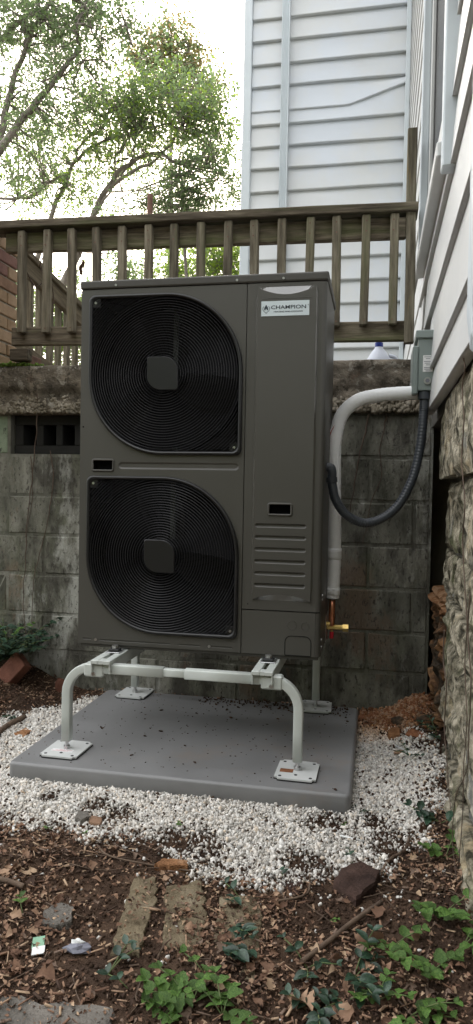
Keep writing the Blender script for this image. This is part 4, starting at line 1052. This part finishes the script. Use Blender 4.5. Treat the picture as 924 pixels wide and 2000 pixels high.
# rubble in the corner
RB = [(600, 0, 0)]
for k, (px, py, sx, sy, sz, m, lab) in enumerate([
    (735, 1412, .050, .030, .012, 'claysoil', 'thin flat orange rubble flake against the block wall'), (770, 1443, .034, .030, .030, 'clay', 'rounded tan orange clay lump at the gravel edge in the corner'),
    (815, 1440, .042, .028, .020, 'claysoil', 'crumbled brown clay clod beside the stone foundation'), (790, 1470, .060, .020, .008, 'lit2', 'flat pale brown slate flake lying on the gravel below the clay lump'),
    (780, 1412, .045, .03, .016, 'claystone', 'dark edged orange rubble stone in the wall corner'), (828, 1410, .035, .03, .02, 'claystone', 'brown rubble stone wedged at the foundation foot'),
    (705, 1408, .03, .02, .012, 'claysoil', 'small rust coloured rubble bit next to the rear foot of the stand')]):
    p = gpt(px, py); o = link('rubble_stone', rough_rock(sx, sy, sz, k+3.3, 2, .35, .55), m); o.location = (p.x, p.y, p.z+sz*.5); o.rotation_euler = (.1, -.1, k*1.3); tag(o, lab, 'rubble', 'rubble in the corner')
p = gpt(842, 1447); o = link('plastic_scrap', rough_rock(.012, .008, .016, 3, 2, .3, .6), 'paper'); o.location = (p.x, p.y, p.z+.012); tag(o, 'small white plastic scrap at the foot of the stone foundation', 'litter')
o = tube('plaster_strip', 'paper', [gpt(775, 1458, .012), gpt(790, 1466, .012), gpt(806, 1472, .010)], .006, None, 6); tag(o, 'pale plaster strip lying on the corner rubble', 'litter')
o = tube('pale_stick', 'paper', [gpt(664, 1632, .014), gpt(685, 1637, .014), gpt(712, 1643, .012)], .0028, None, 6); tag(o, 'straight whitish stick on the gravel near the dark stone chunk', 'stick')
# sticks
for pts, r_, lab in (([(590, 1878), (640, 1840), (690, 1800), (745, 1762)], .006, 'long brown stick slanting across the soil below the dark stone chunk'),
                     ([(-20, 1712), (20, 1722), (48, 1732)], .007, 'stubby brown stick end poking in from the open litter'),
                     ([(540, 1760), (600, 1745), (608, 1700), (650, 1668), (675, 1660)], .003, 'thin brown root arching over the gravel tip'),
                     ([(190, 1650), (215, 1672), (300, 1690), (380, 1702)], .0025, 'thin straight brown runner along the gravel edge'),
                     ([(745, 1705), (760, 1680), (790, 1660), (800, 1635)], .004, 'tan dry stalk leaning at the gravel edge by the foundation'),
                     ([(-30, 1455), (10, 1420), (48, 1400)], .012, 'rotten brown branch lying at the left gravel edge'),
                     ([(0, 1508), (30, 1490), (62, 1470)], .003, 'thin dark twig crossing the gravel beside the pad')):
    o = tube('stick', 'twig', smooth_path([gpt(a, b, .008+r_) for a, b in pts], 5), r_, None, 7); tag(o, lab, 'stick')
# single big dry leaves
big = [(372, 1822, .05, 'lit1', 'pointed brown leaf on the litter beside the slanted paving stone'), (335, 1945, .05, 'lit2', 'pale tan folded leaf next to the lime green weed'), (733, 1850, .07, 'lit1', 'upright tan leaf standing among vinca near the long stick'),
       (590, 1975, .08, 'lit2', 'large lobed tan leaf flat on the litter between vinca sprigs'), (740, 1790, .055, 'lit0', 'rusty brown curled leaf below the dark stone chunk'), (205, 1523, .035, 'lit3', 'brown curled leaf lying against the pad front edge'),
       (200, 1462, .03, 'lit6', 'black shrivelled leaf lying on the grey pad'), (825, 1630, .06, 'lit3', 'dark brown leaf standing at the foundation foot'), (700, 1850, .06, 'lit1', 'tan leaf blade leaning beside the upright one'),
       (520, 1900, .05, 'lit0', 'reddish brown leaf against the long tan paving stone'), (90, 1920, .06, 'lit0', 'broad brown leaf above the concrete edging'), (665, 1985, .07, 'lit2', 'wide pale leaf beneath the foundation weeds')]
for k, (px, py, s, m, lab) in enumerate(big):
    p = gpt(px, py); P = LEAF[0][k % 24]*s
    if py == 1462: p.z = .066
    me = pymesh([tuple(q) for q in P*.72], LEAF[1], True); o = link('dry_leaf', me, m); o.location = (p.x, p.y, p.z+.012); o.rotation_euler = (random.uniform(-.4, .4) if 'upright' not in lab and 'standing' not in lab else 1.2, random.uniform(-.3, .3), k*1.9); tag(o, lab, 'leaf', 'single dry leaves')
# litter scraps
p = gpt(75, 1858); o = empty('seed_packet', (p.x, p.y, p.z+.012), (rad(8), rad(-6), rad(20))); tag(o, 'small torn green and white packet on the leaf litter', 'packet')
box('front_sheet', 'paper_green', -.014, .012, -.006, .026, 0, .0012, o); box('torn_flap', 'paper', -.012, .015, -.026, -.004, .0005, .0025, o)
p = gpt(150, 1858); o = link('crumpled_wrapper', rough_rock(.028, .018, .010, 8, 2, .55, .2, 2.4), 'label_ink'); o.location = (p.x, p.y, p.z+.008); tag(o, 'crumpled dark and white wrapper near the green packet', 'litter')
q = link('wrapper_inside', rough_rock(.014, .008, .006, 12, 2, .5, .2), 'paper', o); q.location = (0, .004, .010)

# ================================================================== WEEDS AND CREEPERS
def leaf_mesh(kind_, seed):
    V = []; F = []
    if kind_ == 'vinca': us = [0, .12, .3, .5, .7, .88, 1.0]; ws = [.03, .17, .27, .29, .23, .11, .0]
    else: us = [0, .08, .2, .38, .55, .72, .88, 1.0]; ws = [.05, .30, .44, .42, .40, .28, .18, .0]
    for k, (u, w_) in enumerate(zip(us, ws)):
        if kind_ == 'lime' and k % 2: w_ *= .86
        zc = -.22*u*u+.05*math.sin(u*3+seed)
        V += [(u, -w_, zc+w_*.28), (u, -w_*.5, zc+w_*.10), (u, 0, zc), (u, w_*.5, zc+w_*.10), (u, w_, zc+w_*.28)]
    for k in range(len(us)-1):
        for j in range(4): a = k*5+j; F.append((a, a+5, a+6, a+1))
    return pymesh(V, F, True)
LM = {k: [leaf_mesh(k, s) for s in range(3)] for k in ('vinca', 'lime')}
for k in LM:
    for me in LM[k]: me.materials.append(M[k])
def plant(name, px, py, kind_, stems, pairs, length, size, label, cat='plant', group=None, up=.5, seed=0, dirn=None, base=None):
    r = random.Random(seed*13+5); p = base or gpt(px, py); root = empty(name, p); tag(root, label, cat, group)
    for s in range(stems):
        a = r.uniform(0, 6.28) if dirn is None else dirn+r.uniform(-.7, .7); L_ = length*r.uniform(.6, 1.15); u_ = up*r.uniform(.5, 1.4); pts = []
        for k in range(pairs+1):
            t = k/pairs; pts.append(Vector((L_*t*math.cos(a)+.01*nz(t*3, s+seed), L_*t*math.sin(a)+.01*nz(t*3, s, 5), L_*u_*(t-.45*t*t)+.004)))
        tube('stem', 'stem', pts, .0013, root, 5)
        for k in range(1, pairs+1):
            for sd_ in (-1, 1):
                o = link('leaf', LM[kind_][r.randrange(3)], None, root); o.location = pts[k]; sc = size*r.uniform(.65, 1.15)*(1-.25*(k == pairs))
                o.scale = (sc, sc, sc); o.rotation_euler = (r.uniform(-.35, .35), -r.uniform(-.1, .7) if k < pairs else -.6, a+sd_*r.uniform(.7, 1.5))
    return root
ivy = plant('ground_ivy', 60, 1312, 'vinca', 46, 6, .27, .044, 'dense dark green creeper bush at the foot of the block wall', 'ground cover', None, 1.15, 1, base=Vector((-1.74, 3.15, .15)))
plant('weed', 28, 1262, 'lime', 3, 4, .10, .025, 'light green sprig rising out of the dark creeper bush', 'weed', None, 1.8, 2, base=Vector((-1.70, 3.08, .27)))
V_ = [(28, 1405, 2, 3, .08, .035, 'vinca sprig at the left gravel edge near the rotten branch'), (448, 1812, 2, 3, .07, .044, 'dark vinca sprig creeping over the long tan paving stone'), (500, 1868, 3, 3, .08, .042, 'vinca clump between the long paving stone and dead leaves'),
      (212, 1905, 2, 2, .07, .038, 'single vinca runner near the crumpled wrapper'), (250, 1935, 1, 2, .05, .036, 'short vinca tip beside the lime green weed'), (600, 1895, 3, 2, .07, .038, 'low vinca tuft under the long brown stick'),
      (690, 1915, 4, 3, .10, .042, 'spreading vinca clump beside the upright tan leaf'), (675, 1960, 3, 3, .09, .042, 'vinca clump below the upright tan leaf'), (620, 1985, 2, 3, .08, .040, 'vinca sprig beside the large lobed tan leaf'),
      (862, 1610, 3, 3, .09, .050, 'tall vinca rosette growing against the stone foundation'), (700, 1590, 2, 3, .05, .026, 'small upright vinca sprout near the pad corner'), (705, 1372, 3, 3, .09, .040, 'leafy seedling behind the rear foot of the stand'),
      (800, 1480, 3, 3, .10, .026, 'thin trailing sprig across the gravel by the corner rubble'), (855, 1440, 3, 3, .10, .045, 'dark leafy sprig at the foundation foot over the white scrap'), (470, 1760, 2, 2, .06, .034, 'vinca sprig between two tan paving stones'), (690, 1690, 1, 2, .04, .026, 'tiny vinca sprout just above the dark stone chunk'),
      (555, 1720, 1, 2, .04, .028, 'tiny green sprout beside the small dark red brick piece')]
for k, (px, py, st_, pr, ln, sz, lab) in enumerate(V_): plant('vinca', px, py, 'vinca', st_, pr, ln, sz*.8, lab, 'plant', 'vinca sprigs on the ground', .65, 20+k)
Lm = [(375, 1965, 9, 3, .11, .060, 'big bright lime green weed with toothed leaves beside the paving stones'), (435, 1990, 6, 3, .09, .050, 'lime green weed patch below the long tan paving stone'), (320, 1985, 5, 3, .08, .045, 'small lime green weed beside the concrete edging'), (770, 1850, 4, 3, .11, .055, 'lime green weed rising beside the upright tan leaf'),
      (870, 1680, 4, 3, .10, .055, 'lime green weed at the foundation below the vinca rosette'), (865, 1790, 5, 3, .11, .062, 'broad lobed lime green weed against the stone foundation'), (845, 1900, 4, 3, .11, .060, 'large lime green weed low on the foundation side'),
      (660, 1800, 2, 2, .05, .028, 'little green weed near the long brown stick'), (105, 1622, 2, 2, .03, .026, 'tiny light green weed at the gravel edge near the grey rock'), (155, 1632, 2, 2, .03, .024, 'tiny green seedling just outside the gravel'), (338, 1622, 2, 2, .03, .024, 'tiny light green seedling on bare gravel'),
      (678, 1625, 2, 2, .03, .024, 'tiny light green tuft beside the whitish stick'), (45, 1790, 3, 2, .06, .036, 'little green weed next to the small flat grey stone'), (735, 1960, 4, 3, .09, .046, 'mid green weed between vinca clumps and foundation'), (800, 1990, 4, 3, .10, .05, 'lime green weed beside the lowest foundation stones'), (400, 1905, 3, 2, .07, .045, 'lime green shoot touching the long tan paving stone'), (905, 1850, 3, 3, .10, .055, 'lime green weed pressed to the foundation face')]
for k, (px, py, st_, pr, ln, sz, lab) in enumerate(Lm): plant('weed', px, py, 'lime', st_-(1 if px < 800 else 0) if px > 700 else max(1, st_-2), pr, ln*(.75 if px < 500 else .8), sz*(.55 if px < 500 else .52), lab, 'weed', 'lime green weeds', .9, 60+k)
# dry vines on the walls
def wallvine(pix, r_, label, Y=None, X=None):
    pts = []
    for i, (px, py) in enumerate(pix): pts.append(onY(px, py, Y) if Y else onX(px, py, X))
    P = smooth_path(pts, 8)
    for i, q in enumerate(P): q.x += .006*nz(i*.35, px) if Y else 0; q.y += .0 if Y else .01*nz(i*.3, py)
    tag(tube('dry_vine', 'vine', P, lambda t: r_*(1-.5*t), None, 6), label, 'vine')
wallvine([(73, 770), (72, 830), (66, 900), (60, 960), (52, 1030), (50, 1100), (45, 1170), (52, 1245)], .0035, 'dry vine stem hanging past the vent block down the mossy wall', 3.285)
wallvine([(98, 880), (104, 930), (98, 990), (86, 1050), (70, 1110), (64, 1160), (62, 1240)], .003, 'dry vine stem below the vent block meeting a neighbour lower down', 3.288)
wallvine([(60, 890), (64, 960), (56, 1020), (50, 1060)], .0022, 'short thin dry vine strand under the vent block', 3.289)
wallvine([(720, 810), (712, 850), (700, 900), (690, 960), (682, 1010)], .004, 'brown dry vine on the wall close behind the white line', 3.288)
wallvine([(755, 808), (752, 830), (742, 880), (745, 930), (725, 980), (716, 1030), (708, 1060)], .003, 'thin dry vine on the block wall inside the conduit loop', 3.288)
wallvine([(912, 645), (905, 690), (908, 720), (903, 760), (906, 820), (902, 900), (908, 980), (904, 1060), (908, 1140), (912, 1220), (908, 1300), (912, 1400), (906, 1500), (903, 1600), (895, 1700)], .0017, 'long dry vine climbing the stone foundation to the siding', None, .196)
wallvine([(868, 1230), (866, 1290), (872, 1340), (868, 1420), (874, 1500), (880, 1580)], .0022, 'dry vine stem on the far edge of the stone foundation', None, .215)
wallvine([(918, 1160), (914, 1240), (920, 1330), (916, 1420), (912, 1500), (890, 1560), (884, 1640), (892, 1720)], .0016, 'branching dry vine low on the stone foundation', None, .200)

# ================================================================== TREES BEYOND
def tree(name, label, limbs, clumps, leafmats, base, seed, lsize=.075, group='trees beyond the railing', nper=1.0, cat='tree'):
    r = np.random.default_rng(seed); root = empty(name, base); tag(root, label, cat, group)
    V = []; F = []; tips = []
    for (pts, r0, r1) in limbs:
        P = smooth_path([onY(px, py, Y) for px, py, Y in pts], 6)
        for i, q in enumerate(P): q.x += .04*nz(i*.4, seed+pts[0][0]*.01); q.z += .04*nz(i*.4, seed, 9)
        sweep(P, lambda t, a=r0*.38, b=r1*.38: a+(b-a)*t, 8, verts=V, faces=F)
        for k in range(len(P)//3, len(P), 2): tips.append(P[k])
    T = np.array([t[:] for t in tips]) if tips else None
    sp = []
    for (px, py, rx, ry, Y, dep, n) in clumps:
        c = onY(px, py, Y); kx = Y/FPX
        for _ in range(int(n*nper*1.4)):
            d = r.normal(0, 1, 3); d /= np.linalg.norm(d); q = d*r.random()**.45
            s = np.array([c.x+q[0]*rx*kx, c.y+q[1]*dep, c.z+q[2]*ry*kx])
            dirv = np.array([r.normal(0, 1), r.normal(0, .8), r.normal(.1, .5)]); dirv /= np.linalg.norm(dirv); Lt = r.uniform(.3, .75)
            if T is not None and r.random() < .16:
                j = np.argmin(((T-s)**2).sum(1))
                if np.linalg.norm(T[j]-s) < 2.2:
                    md = (T[j]+s)/2+r.normal(0, .12, 3); sweep(smooth_path([Vector(T[j]), Vector(md), Vector(s)], 3), lambda t: .016*(1-.75*t), 5, verts=V, faces=F)
            if r.random() < .75: sweep([Vector(s), Vector(s+dirv*Lt*.5+np.array([0, 0, -.01])), Vector(s+dirv*Lt)], lambda t: .0045*(1-.6*t), 3, verts=V, faces=F)
            for k in range(int(r.integers(12, 22))):
                pp_ = s+dirv*Lt*r.random()+r.normal(0, .042, 3); z = lsize*.74*r.uniform(.7, 1.3)
                sp.append((*pp_, z, z*r.uniform(.55, .8), z*.6, r.normal(0, .7), r.normal(.3, .6), r.uniform(0, 6.28)))
    if V:
        tr = link('trunk', pymesh(V, F), 'bark', root); tr.location = -root.location
    o = scatter('crown', sp, LEAF6, leafmats, root, seed=seed); o.location = -root.location
    return root
LEAF6 = ([(-.5, 0, 0), (-.15, -.42, .10), (.25, -.34, .06), (.55, 0, -.10), (.25, .34, .06), (-.15, .42, .10)], [[0, 1, 2, 3], [0, 3, 4, 5]])
# big tree to the left
Y1 = 9.0
tree('broadleaf_tree', 'large tree with two bare leaning grey limbs and feathery leaves at the brick wall side',
     [([(-140, 470, 9.2), (-60, 350, 9.1), (0, 295, 9.0), (50, 225, 9.0), (100, 165, 8.9), (158, 98, 8.8)], .20, .07), ([(-60, 350, 9.1), (-10, 300, 9.2), (5, 245, 9.3), (20, 180, 9.3), (45, 110, 9.2), (62, 60, 9.1), (85, 30, 9.0)], .15, .06),
      ([(48, 90, 9.2), (52, 40, 9.3), (48, -40, 9.4)], .06, .04), ([(62, 60, 9.1), (88, 20, 9.0), (110, -40, 9)], .05, .03), ([(158, 98, 8.8), (150, 60, 8.7), (165, 10, 8.6)], .05, .03), ([(-60, 120, 9.4), (0, 80, 9.4), (40, 40, 9.4), (90, 20, 9.3)], .14, .06),
      ([(100, 165, 8.9), (160, 120, 8.9), (210, 80, 8.8), (262, 48, 8.8)], .03, .01)],
     [(30, 20, 90, 50, 9.2, .9, 105), (120, 40, 75, 45, 9.0, .9, 95), (60, 110, 80, 40, 9.3, .9, 55), (190, 30, 55, 35, 8.8, .6, 55), (240, 48, 36, 16, 8.8, .3, 20), (150, 130, 60, 40, 8.9, .7, 36), (110, 210, 60, 45, 9.0, .7, 34), (35, 210, 55, 45, 9.3, .7, 36), (190, 95, 35, 30, 8.8, .5, 16), (-60, 60, 60, 120, 9.2, 1, 60), (60, 290, 70, 40, 9.2, .7, 26), (30, 350, 60, 35, 9.2, .7, 18)],
     ['leafA', 'leafB', 'leafB'], (-3.9, 9.2, 1.5), 3, .062)
tree('broadleaf_tree', 'spreading tree with sweeping mossy limbs and a rounded sunlit green crown',
     [([(120, 560, 11.0), (165, 470, 11.0), (205, 375, 10.9), (245, 325, 10.8), (300, 300, 10.8), (345, 315, 10.7), (400, 328, 10.6)], .17, .03), ([(205, 375, 10.9), (250, 340, 10.7), (300, 315, 10.6), (330, 285, 10.6), (365, 235, 10.5)], .09, .03),
      ([(60, 560, 11.2), (95, 430, 11.2), (128, 360, 11.2), (150, 310, 11.1), (205, 275, 11.0), (280, 255, 10.9), (330, 240, 10.8)], .12, .03), ([(150, 310, 11.1), (155, 285, 11.1), (200, 250, 11.0), (235, 200, 11.0), (280, 175, 10.9), (325, 165, 10.9)], .06, .02),
      ([(-40, 385, 11.3), (20, 388, 11.3), (60, 384, 11.3), (100, 355, 11.2), (135, 340, 11.1)], .07, .06), ([(150, 470, 10.9), (190, 410, 10.8), (218, 370, 10.8), (225, 300, 10.7)], .08, .02), ([(215, 375, 10.8), (265, 372, 10.6), (312, 372, 10.5)], .04, .02), ([(235, 345, 10.8), (262, 300, 10.7), (265, 250, 10.7)], .05, .02),
      ([(60, 480, 10.8), (110, 488, 10.8), (180, 492, 10.7), (215, 498, 10.6)], .05, .02)],
     [(215, 200, 62, 48, 11.0, .9, 80), (300, 215, 85, 55, 10.8, 1.0, 120), (270, 255, 90, 40, 10.8, 1.0, 85), (390, 255, 60, 45, 10.6, .8, 80), (430, 240, 32, 40, 10.6, .6, 36), (330, 165, 60, 45, 10.9, .8, 60), (400, 190, 40, 40, 10.7, .6, 34), (190, 270, 60, 45, 11.1, .8, 40), (420, 300, 36, 35, 10.6, .5, 30), (80, 255, 60, 40, 11.3, .8, 34), (70, 330, 70, 40, 11.3, .8, 30), (110, 395, 90, 25, 11.2, .7, 26), (260, 300, 70, 30, 10.8, .7, 26), (200, 330, 60, 30, 10.9, .6, 14), (150, 375, 60, 35, 11.1, .7, 22), (40, 400, 70, 22, 11.3, .7, 26), (150, 235, 40, 40, 11.1, .7, 26), (330, 340, 60, 25, 10.7, .6, 16), (100, 330, 110, 60, 11.5, 1.0, 46), (30, 240, 70, 60, 11.5, 1.0, 36), (190, 320, 70, 40, 11.2, .8, 24)],
     ['leafA', 'leafA', 'leafD', 'leafB'], (-3.3, 11.0, 1.5), 8, .070)
tree('broadleaf_tree', 'taller tree with thin rust tinted top leaves behind the rounded green crown',
     [([(330, 560, 13.5), (335, 420, 13.5), (335, 300, 13.5), (330, 180, 13.4), (332, 80, 13.4), (330, 35, 13.4)], .14, .01), ([(335, 240, 13.4), (360, 170, 13.4), (372, 90, 13.3)], .05, .01), ([(335, 250, 13.4), (300, 170, 13.4), (270, 120, 13.4)], .05, .01)],
     [(330, 60, 14, 28, 13.4, .4, 20), (318, 105, 48, 30, 13.4, .7, 60), (370, 100, 26, 30, 13.4, .6, 38), (280, 120, 32, 26, 13.4, .6, 32), (340, 150, 62, 40, 13.4, .8, 70), (390, 150, 30, 34, 13.3, .6, 34), (410, 200, 30, 36, 13.3, .5, 22)],
     ['leafC', 'leafB', 'leafC', 'leafA'], (-1.6, 13.5, 1.5), 12, .085)
tree('broadleaf_tree', 'dark ivy-hung tree trunk with drooping leaves beside the white corner post',
     [([(365, 560, 10.0), (362, 470, 10.0), (358, 400, 10.0), (352, 320, 10.0)], .07, .03)],
     [(360, 330, 26, 40, 10.0, .35, 46), (355, 390, 40, 30, 10.0, .4, 52), (395, 380, 40, 26, 10.0, .4, 36), (300, 405, 40, 18, 10.2, .4, 26), (425, 335, 26, 22, 10.2, .3, 14), (240, 410, 50, 14, 10.4, .4, 16), (462, 365, 18, 40, 10.6, .4, 26), (340, 415, 60, 14, 10.2, .4, 30)],
     ['leafB', 'leafB', 'leafA'], (-1.45, 10.0, 1.5), 15, .060)
# shrubs and far foliage seen between the balusters
for k, (px, py, rx, ry, Y, n, mats, lab) in enumerate([
    (440, 520, 60, 55, 12.0, 150, ['leafD', 'leafD', 'leafA'], 'yellow green shrub seen between the balusters left of the white house corner'), (350, 530, 60, 50, 12.5, 85, ['leafD', 'leafA'], 'bright shrub behind the middle of the railing above the heat pump'),
    (250, 540, 70, 40, 13.5, 60, ['leafA', 'leafB'], 'loose pale shrub behind the railing left of centre'), (130, 640, 90, 120, 15.0, 420, ['leafA', 'leafD', 'leafB'], 'large pale green shrub filling the gaps of the stair railing'),
    (20, 600, 60, 150, 15.5, 260, ['leafA', 'leafB'], 'tall green shrub behind the brick wall'), (230, 640, 90, 110, 16.0, 160, ['leafA', 'leafB'], 'broad green shrub hidden behind the heat pump top'), (360, 640, 100, 100, 16.5, 150, ['leafA', 'leafB'], 'wide dull green shrub low behind the wall')]):
    b = onY(px, py, Y); b.z = 1.5
    tree('shrub', lab, [([(px, 800, Y), (px+4, py+ry*.5, Y), (px-6, py, Y)], .05, .02)], [(px, py, rx, ry, Y, .9, n)], mats, b, 40+k, .085, 'shrubs beyond the railing', 1.0, 'shrub')
